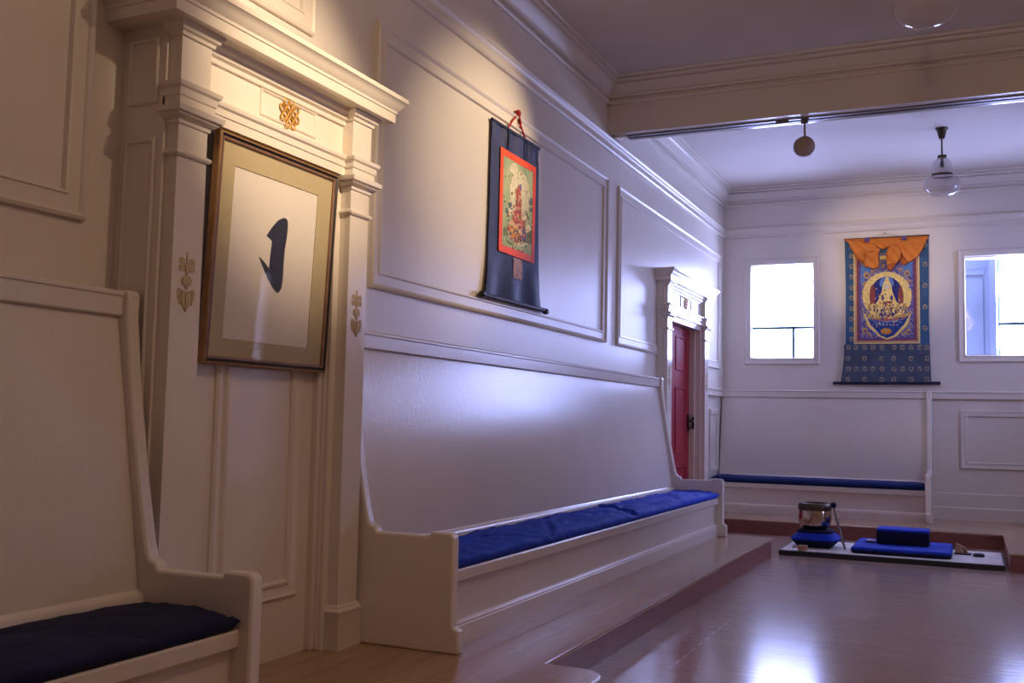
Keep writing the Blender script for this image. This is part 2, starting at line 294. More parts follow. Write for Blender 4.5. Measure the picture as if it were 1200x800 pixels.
PAINTING_TWO= [('sky', 1, [(1.823, 3.242), (1.966, 3.207), (1.821, 2.973)]), ('sky', 1, [(2.46, 3.282), (2.458, 3.061), (2.305, 3.178)]), ('ochre', 2, [(1.931, 3.11), (1.919, 3.077), (1.891, 3.065), (1.863, 3.08), (1.851, 3.113), (1.863, 3.146), (1.892, 3.158), (1.92, 3.143)]), ('violet', 3, [(1.914, 3.105), (1.904, 3.087), (1.884, 3.088), (1.874, 3.106), (1.884, 3.124), (1.904, 3.124)]), ('ochre', 2, [(1.898, 2.998), (1.891, 2.977), (1.872, 2.968), (1.853, 2.978), (1.846, 3.0), (1.853, 3.022), (1.872, 3.03), (1.891, 3.021)]), ('violet', 3, [(1.888, 2.993), (1.881, 2.981), (1.868, 2.982), (1.861, 2.994), (1.868, 3.006), (1.881, 3.006)]), ('ochre', 2, [(1.989, 3.15), (1.982, 3.13), (1.965, 3.123), (1.949, 3.132), (1.942, 3.152), (1.949, 3.171), (1.966, 3.178), (1.982, 3.17)]), ('violet', 3, [(1.98, 3.144), (1.974, 3.134), (1.962, 3.134), (1.956, 3.145), (1.962, 3.156), (1.974, 3.156)]), ('ochre', 2, [(2.423, 3.117), (2.412, 3.088), (2.386, 3.076), (2.361, 3.09), (2.351, 3.12), (2.361, 3.15), (2.387, 3.162), (2.412, 3.148)]), ('violet', 3, [(2.407, 3.113), (2.398, 3.096), (2.38, 3.097), (2.371, 3.114), (2.38, 3.13), (2.398, 3.13)]), ('ochre', 2, [(2.432, 3.006), (2.424, 2.985), (2.406, 2.977), (2.388, 2.986), (2.381, 3.008), (2.388, 3.029), (2.406, 3.038), (2.424, 3.028)]), ('violet', 3, [(2.421, 3.001), (2.415, 2.989), (2.402, 2.99), (2.396, 3.002), (2.402, 3.014), (2.415, 3.013)]), ('ochre', 2, [(2.338, 3.163), (2.332, 3.146), (2.317, 3.139), (2.303, 3.147), (2.297, 3.164), (2.303, 3.182), (2.318, 3.188), (2.332, 3.18)]), ('violet', 3, [(2.33, 3.157), (2.325, 3.148), (2.315, 3.148), (2.31, 3.158), (2.315, 3.168), (2.325, 3.167)]), ('ochre', 2, [(1.922, 2.465), (1.914, 2.443), (1.895, 2.434), (1.876, 2.444), (1.869, 2.466), (1.877, 2.487), (1.895, 2.496), (1.914, 2.486)]), ('violet', 3, [(1.911, 2.459), (1.904, 2.447), (1.891, 2.447), (1.885, 2.46), (1.891, 2.472), (1.904, 2.471)]), ('ochre', 2, [(1.905, 2.381), (1.894, 2.351), (1.868, 2.339), (1.842, 2.352), (1.831, 2.382), (1.842, 2.413), (1.869, 2.425), (1.895, 2.412)]), ('violet', 3, [(1.889, 2.376), (1.88, 2.359), (1.862, 2.359), (1.852, 2.376), (1.862, 2.393), (1.88, 2.393)]), ('ochre', 2, [(1.944, 2.338), (1.937, 2.319), (1.921, 2.311), (1.904, 2.319), (1.897, 2.339), (1.904, 2.359), (1.921, 2.366), (1.938, 2.358)]), ('violet', 3, [(1.935, 2.333), (1.929, 2.322), (1.917, 2.322), (1.912, 2.333), (1.917, 2.344), (1.929, 2.344)]), ('ochre', 2, [(2.401, 2.455), (2.393, 2.433), (2.375, 2.425), (2.357, 2.434), (2.35, 2.456), (2.358, 2.477), (2.376, 2.486), (2.394, 2.476)]), ('violet', 3, [(2.391, 2.449), (2.384, 2.438), (2.372, 2.438), (2.365, 2.45), (2.372, 2.462), (2.385, 2.462)]), ('ochre', 2, [(2.431, 2.358), (2.42, 2.328), (2.395, 2.316), (2.37, 2.329), (2.359, 2.359), (2.37, 2.389), (2.396, 2.401), (2.421, 2.388)]), ('violet', 3, [(2.416, 2.353), (2.406, 2.336), (2.389, 2.336), (2.38, 2.353), (2.389, 2.37), (2.407, 2.37)]), ('ochre', 2, [(2.367, 2.331), (2.36, 2.312), (2.344, 2.305), (2.327, 2.313), (2.321, 2.332), (2.328, 2.351), (2.344, 2.359), (2.36, 2.351)]), ('violet', 3, [(2.358, 2.326), (2.352, 2.315), (2.34, 2.316), (2.335, 2.327), (2.341, 2.337), (2.352, 2.337)]), ('ochre', 2, [(1.863, 2.887), (1.858, 2.872), (1.845, 2.866), (1.832, 2.873), (1.826, 2.888), (1.832, 2.903), (1.845, 2.909), (1.858, 2.903)]), ('violet', 3, [(1.857, 2.882), (1.852, 2.873), (1.843, 2.874), (1.838, 2.882), (1.843, 2.891), (1.852, 2.89)]), ('ochre', 2, [(2.453, 2.867), (2.448, 2.852), (2.435, 2.846), (2.423, 2.853), (2.418, 2.868), (2.423, 2.883), (2.436, 2.889), (2.448, 2.882)]), ('violet', 3, [(2.447, 2.862), (2.442, 2.854), (2.434, 2.854), (2.429, 2.862), (2.434, 2.871), (2.443, 2.87)]), ('ochre', 2, [(2.016, 3.185), (2.01, 3.17), (1.997, 3.164), (1.984, 3.171), (1.979, 3.187), (1.984, 3.202), (1.997, 3.208), (2.01, 3.201)]), ('violet', 3, [(2.009, 3.18), (2.004, 3.171), (1.995, 3.172), (1.991, 3.181), (1.995, 3.189), (2.005, 3.188)]), ('ochre', 2, [(2.118, 3.228), (2.112, 3.211), (2.097, 3.205), (2.082, 3.212), (2.076, 3.23), (2.083, 3.247), (2.098, 3.254), (2.112, 3.246)]), ('violet', 3, [(2.11, 3.223), (2.105, 3.214), (2.095, 3.214), (2.089, 3.224), (2.095, 3.233), (2.105, 3.233)]), ('ochre', 2, [(2.207, 3.238), (2.201, 3.223), (2.189, 3.218), (2.176, 3.224), (2.171, 3.24), (2.176, 3.255), (2.189, 3.261), (2.202, 3.254)]), ('violet', 3, [(2.2, 3.233), (2.196, 3.225), (2.187, 3.225), (2.182, 3.234), (2.187, 3.242), (2.196, 3.242)]), ('gold', 3, [(2.44, 2.826), (2.433, 2.762), (2.414, 2.701), (2.382, 2.646), (2.34, 2.599), (2.289, 2.562), (2.232, 2.537), (2.17, 2.525), (2.108, 2.526), (2.046, 2.541), (1.988, 2.569), (1.937, 2.609), (1.894, 2.659), (1.862, 2.717), (1.843, 2.78), (1.837, 2.846), (1.844, 2.911), (1.864, 2.973), (1.896, 3.029), (1.94, 3.076), (1.992, 3.113), (2.05, 3.137), (2.112, 3.148), (2.175, 3.146), (2.237, 3.129), (2.294, 3.101), (2.344, 3.06), (2.385, 3.01), (2.416, 2.953), (2.434, 2.891)]), ('indigo', 4, [(2.343, 2.81), (2.336, 2.746), (2.318, 2.687), (2.29, 2.635), (2.252, 2.593), (2.208, 2.565), (2.159, 2.55), (2.109, 2.552), (2.06, 2.568), (2.016, 2.599), (1.978, 2.643), (1.95, 2.697), (1.932, 2.758), (1.926, 2.823), (1.933, 2.887), (1.951, 2.948), (1.981, 3.0), (2.019, 3.042), (2.064, 3.07), (2.113, 3.084), (2.163, 3.082), (2.212, 3.064), (2.256, 3.032), (2.293, 2.988), (2.32, 2.934), (2.337, 2.874)]), ('rust', 5, [(2.0, 2.84), (1.996, 2.78), (1.986, 2.731), (1.971, 2.705), (1.954, 2.705), (1.94, 2.733), (1.93, 2.782), (1.927, 2.843), (1.931, 2.904), (1.941, 2.952), (1.956, 2.979), (1.973, 2.978), (1.987, 2.95), (1.997, 2.901)]), ('rust', 5, [(2.338, 2.829), (2.334, 2.774), (2.325, 2.73), (2.313, 2.706), (2.299, 2.706), (2.287, 2.731), (2.279, 2.776), (2.276, 2.831), (2.28, 2.887), (2.289, 2.931), (2.301, 2.955), (2.315, 2.955), (2.327, 2.93), (2.335, 2.885)]), ('sky', 5, [(2.226, 3.0), (2.217, 2.964), (2.192, 2.936), (2.157, 2.921), (2.117, 2.922), (2.082, 2.94), (2.057, 2.97), (2.049, 3.007), (2.058, 3.043), (2.083, 3.071), (2.118, 3.086), (2.158, 3.084), (2.193, 3.067), (2.217, 3.037)]), ('gold', 6, [(2.096, 2.991), (2.143, 3.087), (2.189, 2.988), (2.209, 2.875), (2.25, 2.763), (2.313, 2.678), (2.093, 2.628), (1.962, 2.687), (2.029, 2.769), (2.074, 2.88)]), ('cream', 7, [(2.176, 2.96), (2.169, 2.934), (2.152, 2.919), (2.132, 2.919), (2.115, 2.936), (2.108, 2.963), (2.115, 2.989), (2.132, 3.004), (2.153, 3.003), (2.17, 2.987)]), ('gold', 8, [(2.169, 3.027), (2.161, 2.988), (2.142, 2.973), (2.124, 2.99), (2.117, 3.029), (2.125, 3.069), (2.143, 3.084), (2.162, 3.067)]), ('indigo', 8, [(2.074, 2.838), (2.095, 2.851), (2.107, 2.795), (2.083, 2.762)]), ('indigo', 8, [(2.193, 2.848), (2.214, 2.82), (2.208, 2.759), (2.177, 2.793)]), ('rust', 8, [(2.094, 2.762), (2.198, 2.764), (2.211, 2.731), (2.083, 2.723)]), ('ochre', 7, [(1.952, 2.688), (1.944, 2.644), (1.925, 2.627), (1.907, 2.645), (1.899, 2.689), (1.907, 2.733), (1.926, 2.75), (1.945, 2.732)]), ('indigo', 9, [(1.946, 2.66), (1.942, 2.638), (1.935, 2.638), (1.931, 2.66), (1.935, 2.682), (1.943, 2.682)]), ('gold', 7, [(1.995, 2.68), (1.987, 2.636), (1.969, 2.619), (1.95, 2.637), (1.943, 2.681), (1.951, 2.724), (1.969, 2.742), (1.988, 2.723)]), ('indigo', 9, [(1.99, 2.652), (1.986, 2.63), (1.978, 2.63), (1.974, 2.652), (1.978, 2.674), (1.986, 2.674)]), ('ochre', 7, [(2.038, 2.672), (2.03, 2.629), (2.012, 2.611), (1.993, 2.63), (1.986, 2.674), (1.994, 2.717), (2.013, 2.734), (2.031, 2.716)]), ('indigo', 9, [(2.033, 2.644), (2.029, 2.623), (2.021, 2.623), (2.017, 2.645), (2.021, 2.667), (2.029, 2.666)]), ('gold', 7, [(2.081, 2.666), (2.074, 2.623), (2.055, 2.605), (2.037, 2.624), (2.029, 2.668), (2.037, 2.711), (2.056, 2.728), (2.074, 2.71)]), ('indigo', 9, [(2.076, 2.638), (2.072, 2.617), (2.064, 2.617), (2.06, 2.639), (2.064, 2.66), (2.072, 2.66)]), ('ochre', 7, [(2.124, 2.662), (2.117, 2.619), (2.098, 2.601), (2.08, 2.62), (2.072, 2.663), (2.08, 2.706), (2.099, 2.724), (2.117, 2.705)]), ('indigo', 9, [(2.119, 2.634), (2.115, 2.612), (2.107, 2.613), (2.103, 2.634), (2.107, 2.656), (2.115, 2.656)]), ('gold', 7, [(2.167, 2.66), (2.159, 2.616), (2.141, 2.599), (2.123, 2.617), (2.115, 2.661), (2.123, 2.704), (2.142, 2.721), (2.16, 2.703)]), ('indigo', 9, [(2.162, 2.632), (2.158, 2.61), (2.15, 2.611), (2.146, 2.632), (2.15, 2.654), (2.158, 2.654)]), ('ochre', 7, [(2.21, 2.659), (2.202, 2.616), (2.184, 2.599), (2.166, 2.617), (2.158, 2.661), (2.166, 2.704), (2.185, 2.721), (2.203, 2.703)]), ('indigo', 9, [(2.205, 2.632), (2.201, 2.61), (2.193, 2.611), (2.189, 2.632), (2.193, 2.654), (2.201, 2.654)]), ('gold', 7, [(2.253, 2.661), (2.245, 2.619), (2.226, 2.601), (2.208, 2.619), (2.201, 2.663), (2.209, 2.706), (2.227, 2.723), (2.246, 2.705)]), ('indigo', 9, [(2.247, 2.634), (2.243, 2.612), (2.236, 2.613), (2.232, 2.634), (2.236, 2.656), (2.244, 2.656)]), ('ochre', 7, [(2.295, 2.665), (2.287, 2.622), (2.269, 2.605), (2.251, 2.623), (2.244, 2.667), (2.252, 2.71), (2.27, 2.727), (2.288, 2.709)]), ('indigo', 9, [(2.29, 2.638), (2.286, 2.616), (2.278, 2.616), (2.274, 2.638), (2.279, 2.66), (2.286, 2.659)]), ('gold', 7, [(2.338, 2.67), (2.33, 2.627), (2.312, 2.61), (2.294, 2.628), (2.286, 2.672), (2.294, 2.715), (2.313, 2.732), (2.331, 2.714)]), ('indigo', 9, [(2.332, 2.643), (2.328, 2.621), (2.321, 2.621), (2.317, 2.643), (2.321, 2.665), (2.329, 2.664)]), ('ochre', 7, [(2.38, 2.676), (2.372, 2.633), (2.354, 2.616), (2.336, 2.634), (2.329, 2.677), (2.337, 2.72), (2.355, 2.737), (2.373, 2.719)]), ('indigo', 9, [(2.375, 2.648), (2.371, 2.627), (2.363, 2.627), (2.359, 2.649), (2.363, 2.67), (2.371, 2.67)]), ('ochre', 9, [(1.872, 2.634), (1.935, 2.587), (2.139, 2.555), (2.351, 2.588), (2.418, 2.636), (2.402, 2.565), (2.248, 2.535), (2.04, 2.529), (1.914, 2.554)]), ('blue', 4, [(1.846, 2.606), (1.935, 2.515), (2.144, 2.488), (2.34, 2.517), (2.433, 2.606), (2.376, 2.455), (2.246, 2.32), (2.137, 2.271), (2.039, 2.323), (1.908, 2.465)]), ('gold', 5, [(1.841, 2.621), (1.867, 2.606), (1.935, 2.464), (2.052, 2.328), (2.137, 2.28), (2.137, 2.26), (2.033, 2.306), (1.908, 2.437)]), ('gold', 5, [(2.443, 2.619), (2.423, 2.598), (2.35, 2.461), (2.225, 2.32), (2.137, 2.28), (2.137, 2.26), (2.246, 2.298), (2.375, 2.433)]), ('sky', 6, [(2.016, 2.49), (2.009, 2.483), (1.993, 2.48), (1.976, 2.483), (1.969, 2.491), (1.976, 2.499), (1.993, 2.502), (2.009, 2.499)]), ('cream', 7, [(2.026, 2.457), (2.02, 2.45), (2.007, 2.45), (2.0, 2.457), (2.007, 2.464), (2.02, 2.464)]), ('sky', 6, [(2.066, 2.475), (2.059, 2.468), (2.042, 2.465), (2.026, 2.468), (2.019, 2.476), (2.026, 2.484), (2.042, 2.487), (2.059, 2.483)]), ('cream', 7, [(2.068, 2.456), (2.062, 2.449), (2.049, 2.449), (2.042, 2.456), (2.049, 2.464), (2.062, 2.463)]), ('sky', 6, [(2.115, 2.473), (2.108, 2.465), (2.092, 2.463), (2.075, 2.466), (2.068, 2.474), (2.075, 2.482), (2.092, 2.485), (2.108, 2.481)]), ('cream', 7, [(2.11, 2.455), (2.103, 2.448), (2.09, 2.448), (2.084, 2.456), (2.09, 2.463), (2.103, 2.462)]), ('sky', 6, [(2.165, 2.485), (2.158, 2.477), (2.141, 2.474), (2.125, 2.478), (2.118, 2.486), (2.125, 2.494), (2.141, 2.497), (2.158, 2.493)]), ('cream', 7, [(2.151, 2.454), (2.145, 2.447), (2.132, 2.447), (2.126, 2.455), (2.132, 2.462), (2.145, 2.462)]), ('sky', 6, [(2.214, 2.499), (2.207, 2.491), (2.191, 2.488), (2.174, 2.492), (2.167, 2.5), (2.174, 2.508), (2.191, 2.51), (2.207, 2.507)]), ('cream', 7, [(2.193, 2.453), (2.186, 2.446), (2.173, 2.447), (2.167, 2.454), (2.174, 2.461), (2.187, 2.461)]), ('sky', 6, [(2.263, 2.501), (2.256, 2.493), (2.24, 2.491), (2.223, 2.494), (2.217, 2.502), (2.223, 2.51), (2.24, 2.513), (2.256, 2.509)]), ('cream', 7, [(2.234, 2.453), (2.228, 2.446), (2.215, 2.446), (2.208, 2.453), (2.215, 2.46), (2.228, 2.46)]), ('sky', 6, [(2.312, 2.489), (2.305, 2.481), (2.289, 2.478), (2.272, 2.482), (2.266, 2.49), (2.272, 2.498), (2.289, 2.5), (2.305, 2.497)]), ('cream', 7, [(2.275, 2.452), (2.269, 2.445), (2.256, 2.445), (2.25, 2.452), (2.256, 2.459), (2.269, 2.459)]), ('orange', 7, [(2.195, 2.37), (2.186, 2.35), (2.161, 2.335), (2.127, 2.33), (2.093, 2.336), (2.069, 2.352), (2.06, 2.373), (2.069, 2.393), (2.094, 2.408), (2.128, 2.413), (2.161, 2.407), (2.186, 2.391)]), ('ochre', 8, [(2.164, 2.382), (2.153, 2.368), (2.127, 2.363), (2.102, 2.369), (2.091, 2.383), (2.102, 2.397), (2.128, 2.402), (2.153, 2.396)]), ('red', 6, [(1.935, 2.559), (2.139, 2.532), (2.364, 2.566), (2.351, 2.533), (2.139, 2.505), (1.961, 2.531)])]
VEIL= {'main': [(1.637, 3.595), (2.646, 3.594), (2.615, 3.524), (2.537, 3.389), (2.498, 3.314), (2.421, 3.256), (2.357, 3.243), (2.337, 3.288), (2.319, 3.345), (2.286, 3.374), (2.216, 3.462), (2.146, 3.488), (2.072, 3.413), (2.033, 3.331), (1.914, 3.365), (1.874, 3.282), (1.807, 3.285), (1.741, 3.359), (1.696, 3.461)], 'left': [(1.872, 3.401), (2.033, 3.359), (2.046, 3.316), (2.034, 3.207), (1.997, 3.191), (1.855, 3.226)], 'right': [(2.146, 3.443), (2.217, 3.484), (2.276, 3.464), (2.286, 3.374), (2.259, 3.292), (2.214, 3.21), (2.175, 3.178), (2.144, 3.213)], 'tail': [(1.797, 3.399), (1.861, 3.395), (1.871, 3.282), (1.823, 3.267), (1.797, 3.291)], 'tail2': [(2.319, 3.373), (2.371, 3.342), (2.396, 3.257), (2.357, 3.237), (2.321, 3.255)]}
MOTIFS= [(1.661, 2.167), (1.753, 2.166), (1.86, 2.165), (1.963, 2.164), (2.074, 2.162), (2.223, 2.161), (2.323, 2.16), (2.426, 2.159), (2.528, 2.158), (2.612, 2.157), (1.653, 2.022), (1.859, 2.021), (2.07, 2.02), (2.216, 2.019), (2.425, 2.017), (2.614, 2.016), (1.66, 1.885), (1.752, 1.885), (1.858, 1.885), (1.961, 1.885), (2.072, 1.885), (2.221, 1.884), (2.321, 1.884), (2.424, 1.884), (2.526, 1.884), (2.61, 1.883), (1.652, 1.748), (1.857, 1.748), (2.068, 1.749), (2.214, 1.749), (2.422, 1.749), (2.611, 1.75), (1.707, 3.5), (1.706, 3.375), (1.705, 3.238), (1.705, 3.096), (1.704, 2.955), (1.703, 2.819), (1.703, 2.678), (1.702, 2.539), (1.701, 2.404), (1.701, 2.278), (2.604, 3.48), (2.602, 3.226), (2.599, 2.95), (2.596, 2.677), (2.593, 2.407)]
VEIL_PIECES= [('veil', 0.012, [(1.616, 3.593), (2.649, 3.584), (2.628, 3.532), (2.524, 3.485), (2.391, 3.481), (2.257, 3.466), (2.164, 3.471), (2.096, 3.447), (2.028, 3.483), (1.838, 3.522), (1.678, 3.554)]), ('veil', 0.03, [(1.657, 3.587), (1.838, 3.556), (1.976, 3.503), (2.061, 3.437), (2.043, 3.382), (1.88, 3.39), (1.874, 3.277), (1.816, 3.306), (1.773, 3.333), (1.736, 3.414), (1.694, 3.507)]), ('veil', 0.03, [(2.258, 3.488), (2.361, 3.547), (2.515, 3.563), (2.628, 3.537), (2.585, 3.437), (2.523, 3.341), (2.461, 3.283), (2.41, 3.256), (2.349, 3.339), (2.309, 3.419)]), ('veil_shade', 0.018, [(1.805, 3.365), (1.874, 3.373), (1.874, 3.271), (1.815, 3.283)]), ('veil_shade', 0.02, [(2.324, 3.351), (2.359, 3.327), (2.415, 3.263), (2.358, 3.225), (2.315, 3.246)]), ('veil', 0.048, [(1.885, 3.404), (1.964, 3.414), (2.04, 3.414), (2.044, 3.309), (2.039, 3.205), (1.984, 3.192), (1.926, 3.208), (1.87, 3.229), (1.879, 3.328)]), ('veil', 0.048, [(2.176, 3.463), (2.247, 3.48), (2.301, 3.464), (2.315, 3.385), (2.31, 3.307), (2.256, 3.248), (2.198, 3.232), (2.148, 3.236), (2.144, 3.349), (2.153, 3.415)]), ('veil_shade', 0.036, [(2.15, 3.248), (2.261, 3.263), (2.226, 3.199), (2.193, 3.156), (2.155, 3.178)]), ('a_gold', 0.012, [(2.053, 3.353), (2.142, 3.36), (2.142, 3.309), (2.058, 3.308)])]
# ------------------------------------------------------------------ dimensions (metres; platform top is z = 0)
YF = 13.83; XR = 5.0; YN = -2.4; ZC = 4.38; FL = -.167
BEAM0, BEAM1, BEAMZ = 8.9, 9.15, 3.86

# ------------------------------------------------------------------ room shell
def holed_wall(axis, a, b, u0, u1, z0, z1, holes, mat):
    """wall slab between a and b on the axis, u range, with rectangular holes (u0,u1,z0,z1)"""
    mb = MB()
    us = sorted({u0, u1, *[h[0] for h in holes], *[h[1] for h in holes]})
    for ua, ub in zip(us, us[1:]):
        hs = [h for h in holes if h[0] <= ua + 1e-6 and h[1] >= ub - 1e-6]
        zs = [(z0, z1)]
        if hs: zs = [(z0, hs[0][2]), (hs[0][3], z1)]
        for za, zb in zs:
            if zb - za < 1e-4: continue
            if axis == 'x': mb.box(a, b, ua, ub, za, zb, mat)
            else: mb.box(ua, ub, a, b, za, zb, mat)
    return mb
D2 = (10.80, 12.27)                                   # doorway of the red door
struct(holed_wall('x', -.32, 0, YN - .3, YF + .35, FL - .1, ZC + .1, [(D2[0], D2[1], FL, 2.31)], 'wall').build('wall_left'))
W1 = (.387, 1.21, 2.035, 3.305); W2 = (3.068, 3.90, 2.052, 3.305)
struct(holed_wall('y', YF, YF + .30, 0, XR, FL - .1, ZC + .1, [W1, W2], 'wall').build('wall_far'))
W4 = (9.42, 9.60, .40, 2.40)
W3 = (11.9, 12.7, 2.25, 3.25)
struct(holed_wall('x', XR, XR + .3, YN - .3, YF + .35, FL - .1, ZC + .1, [W4, W3], 'wall').build('wall_right'))
struct(MB().box(0, XR, YN - .3, YN, FL - .1, ZC + .1, 'wall').build('wall_near'))
struct(MB().box(0, XR, YN, YF, ZC, ZC + .1, 'ceiling').build('ceiling'))
struct(MB().box(0, XR, YN, YF, FL - .1, FL, 'floor').build('floor'))

# raised platforms: boards on top, red-brown riser in front
def platform(name, outline, nose_mat='platform', parent=None):
    o = MB().prism(outline, 'z', -.022, 0, 'platform').build(name, bevel=.008)
    return struct(o)
R_ = .13
lx = 1.60; ly = 4.45
arc = [(lx - R_ + R_ * math.cos(t), ly - R_ + R_ * math.sin(t)) for t in [i * PI / 16 for i in range(9)]]
p = platform('platform_left', [(0, YN), (lx, YN)] + arc + [(1.285, ly), (1.285, 10.43), (0, 10.43)])
MB().prism([(.02, YN + .02), (lx - .03, YN + .02), (lx - .03, ly - .06), (1.268, ly - .06), (1.268, 10.415), (.02, 10.415)], 'z', FL, -.022, 'riser').build('riser', p)
p = platform('platform_far', [(0, 12.22), (3.41, 12.22), (3.41, 10.40), (XR, 10.40), (XR, YF), (0, YF)])
MB().prism([(.02, 12.235), (3.425, 12.235), (3.425, 10.415), (XR, 10.415), (XR, YF), (.02, YF)], 'z', FL, -.022, 'riser').build('riser', p)

# ceiling beam with its folding-partition track
bm_ = struct(MB().box(0, XR, BEAM0, BEAM1, BEAMZ, ZC, 'wall').build('beam'))
t = MB().box(.16, XR, BEAM0 + .085, BEAM0 + .125, BEAMZ - .012, BEAMZ, 'grey_rail').box(.16, XR, BEAM0 + .165, BEAM0 + .205, BEAMZ - .012, BEAMZ, 'grey_rail')
t.box(.16, XR, BEAM0 + .125, BEAM0 + .165, BEAMZ - .003, BEAMZ, 'steel')
t.box(.05, .16, BEAM0 + .05, BEAM1 - .05, BEAMZ - .025, BEAMZ, 'trim').box(1.55, 1.66, BEAM0 + .125, BEAM0 + .155, BEAMZ - .03, BEAMZ - .012, 'steel')
t.build('track_rail', bm_)
MB().box(0, XR, BEAM1 - .02, BEAM1 + .015, BEAMZ - .008, BEAMZ + .05, 'trim').build('beam_bead', bm_, bevel=.004)

# cornices, picture rails, chair rails, skirtings
CORN = [(0, 4.14), (.026, 4.14), (.034, 4.155), (.030, 4.170), (.012, 4.176), (.012, 4.190), (.046, 4.196), (.052, 4.212), (.040, 4.222), (.062, 4.245), (.085, 4.29), (.108, 4.306), (.096, 4.318), (.128, 4.326), (.134, 4.345), (.120, 4.352), (.156, 4.358), (.164, 4.368), (.164, 4.379), (0, 4.379)]
PRAIL = [(0, 3.70), (.022, 3.70), (.036, 3.712), (.036, 3.722), (.024, 3.735), (.02, 3.748), (.02, 3.775), (.032, 3.787), (.036, 3.80), (.05, 3.812), (.05, 3.826), (.03, 3.832), (.01, 3.84), (0, 3.84)]
CRAIL = [(0, 1.50), (.03, 1.50), (.036, 1.506), (.036, 1.578), (.048, 1.583), (.048, 1.594), (.03, 1.602), (0, 1.602)]
BASE = [(0, 0), (.03, 0), (.03, .150), (.024, .157), (.016, .16), (.016, .325), (.008, .335), (0, .335)]
tn = [0]
def trim(mb, **k):
    tn[0] += 1
    return struct(mb.build('trim_%d' % tn[0], **k))
def run_left(prof, y0, y1, mat='rail', x=0): return MB().prism([(x + a, b) for a, b in prof], 'y', y0, y1, mat)
def run_far(prof, x0, x1, mat='rail'):
    return MB().prism([(YF - a, b) for a, b in prof], 'x', x0, x1, mat)
trim(run_left(CORN, YN, BEAM0)); trim(run_left(CORN, BEAM1, YF)); trim(run_far(CORN, 0, XR))
trim(MB().prism([(BEAM0 - a, b) for a, b in CORN], 'x', 0, XR, 'rail'))
trim(run_left(PRAIL, YN, YF)); trim(run_far(PRAIL, 0, XR))
trim(run_left(CRAIL, 2.92, 2.98)); trim(run_left(CRAIL, 12.52, YF)); trim(run_far(CRAIL, 2.60, XR))
struct(run_far(BASE, 2.6, XR).build('baseboard_far')); struct(run_left(BASE, 12.5, YF).build('baseboard_left'))

PANEL = [(0, 0), (0, .022), (.012, .03), (.024, .022), (.03, .012), (.085, .012), (.09, .02), (.10, .018), (.106, .006), (.108, 0)]
def left_panel(y0, y1, z0, z1, prof=PANEL): return trim(MB().frame(left_plane(0), y0, y1, z0, z1, prof, 'wall'))
left_panel(-.6, 2.79, 1.865, 3.43); left_panel(3.12, 4.20, 3.11, 3.43)
left_panel(4.817, 8.878, 1.868, 3.43)
# the far panel is interrupted below by the red door's surround
LPP = left_plane(0); pd = []
for (u, v, su, sv) in ((10.60, 1.868, 0, 1), (9.20, 1.868, 1, 1), (9.20, 3.43, 1, -1), (13.58, 3.43, -1, -1), (13.58, 1.868, -1, 1), (12.49, 1.868, 0, 1)):
    pd.append([LPP(u + su * d, v + sv * d, hh) for d, hh in PANEL])
trim(MB().loops(pd, 'wall'))
left_panel(13.02, 13.50, .51, 1.32, [(0, 0), (0, .02), (.012, .026), (.05, .016), (.06, .016), (.068, 0)])
trim(MB().frame(far_plane(YF), 2.99, 4.4, .64, 1.362, [(0, 0), (0, .02), (.010, .026), (.02, .02), (.062, .016), (.066, .022), (.074, .016), (.08, 0)], 'wall'))
trim(MB().frame(left_plane(0), 13.02, 13.50, -.0, .33, [(0, 0), (0, .001), (.001, 0)], 'wall')) if False else None

# ------------------------------------------------------------------ windows
WCAS = [(-.088, 0), (-.088, .022), (-.075, .034), (-.062, .03), (-.055, .022), (-.022, .02), (-.016, .028), (-.004, .026), (0, .016), (0, -.02)]
def window(n, w, bars, right_open=False):
    u0, u1, z0, z1 = w
    e = struct(empty('window_%d' % n, ((u0 + u1) / 2, YF, z0)))
    MB().frame(far_plane(YF), u0, u1, z0, z1, WCAS, 'trim').build('window_frame', e)
    MB().frame(far_plane(YF), u0 - .002, u1 + .002, z0 - .002, z1 + .002, [(0, -.015), (.012, -.015), (.012, -.05), (0, -.05)], 'trim').build('sash', e)
    MB().box(u0, u1, YF + .03, YF + .034, z0, z1, 'pane').build('pane', e)
    for b in bars: MB().box(*b, 'muntin').build('glazing_bar', e, bevel=.003)
    return e
window(1, W1, [(W1[0], W1[1], YF + .09, YF + .11, 2.435, 2.470), (.917, .951, YF + .09, YF + .11, W1[2], 2.44)])
window(2, W2, [(3.44, W2[1], YF + .20, YF + .22, 2.445, 2.480)])
# outer reveal of the second window: masonry pier and frame seen through the glass
o = struct(MB().box(2.70, 3.365, YF + .95, YF + 1.5, .5, 4.2, 'outside').box(3.02, 3.30, YF + .93, YF + .95, 3.20, 3.26, 'outside').box(3.06, 3.28, YF + .935, YF + .95, 1.2, 3.15, 'outside').build('wall_outside'))
MB().box(3.36, 3.435, YF + .80, YF + .84, W2[2] - .3, W2[3] + .4, 'out_frame').box(3.455, 3.475, YF + .80, YF + .84, W2[2] - .3, W2[3] + .4, 'muntin').build('outside_frame', o)
e = struct(empty('window_3', (XR, 12.25, W3[2])))  # unseen window, added to bring blue daylight into the far end
MB().frame(lambda u, v, h: (XR - h, u, v), W3[0], W3[1], W3[2], W3[3], WCAS, 'trim').build('window_frame', e)
MB().box(XR + .08, XR + .084, W3[0], W3[1], W3[2], W3[3], 'pane').build('pane', e)
for y in (12.2,): MB().box(XR + .06, XR + .11, y, y + .07, W3[2], W3[3], 'trim').build('mullion', e)

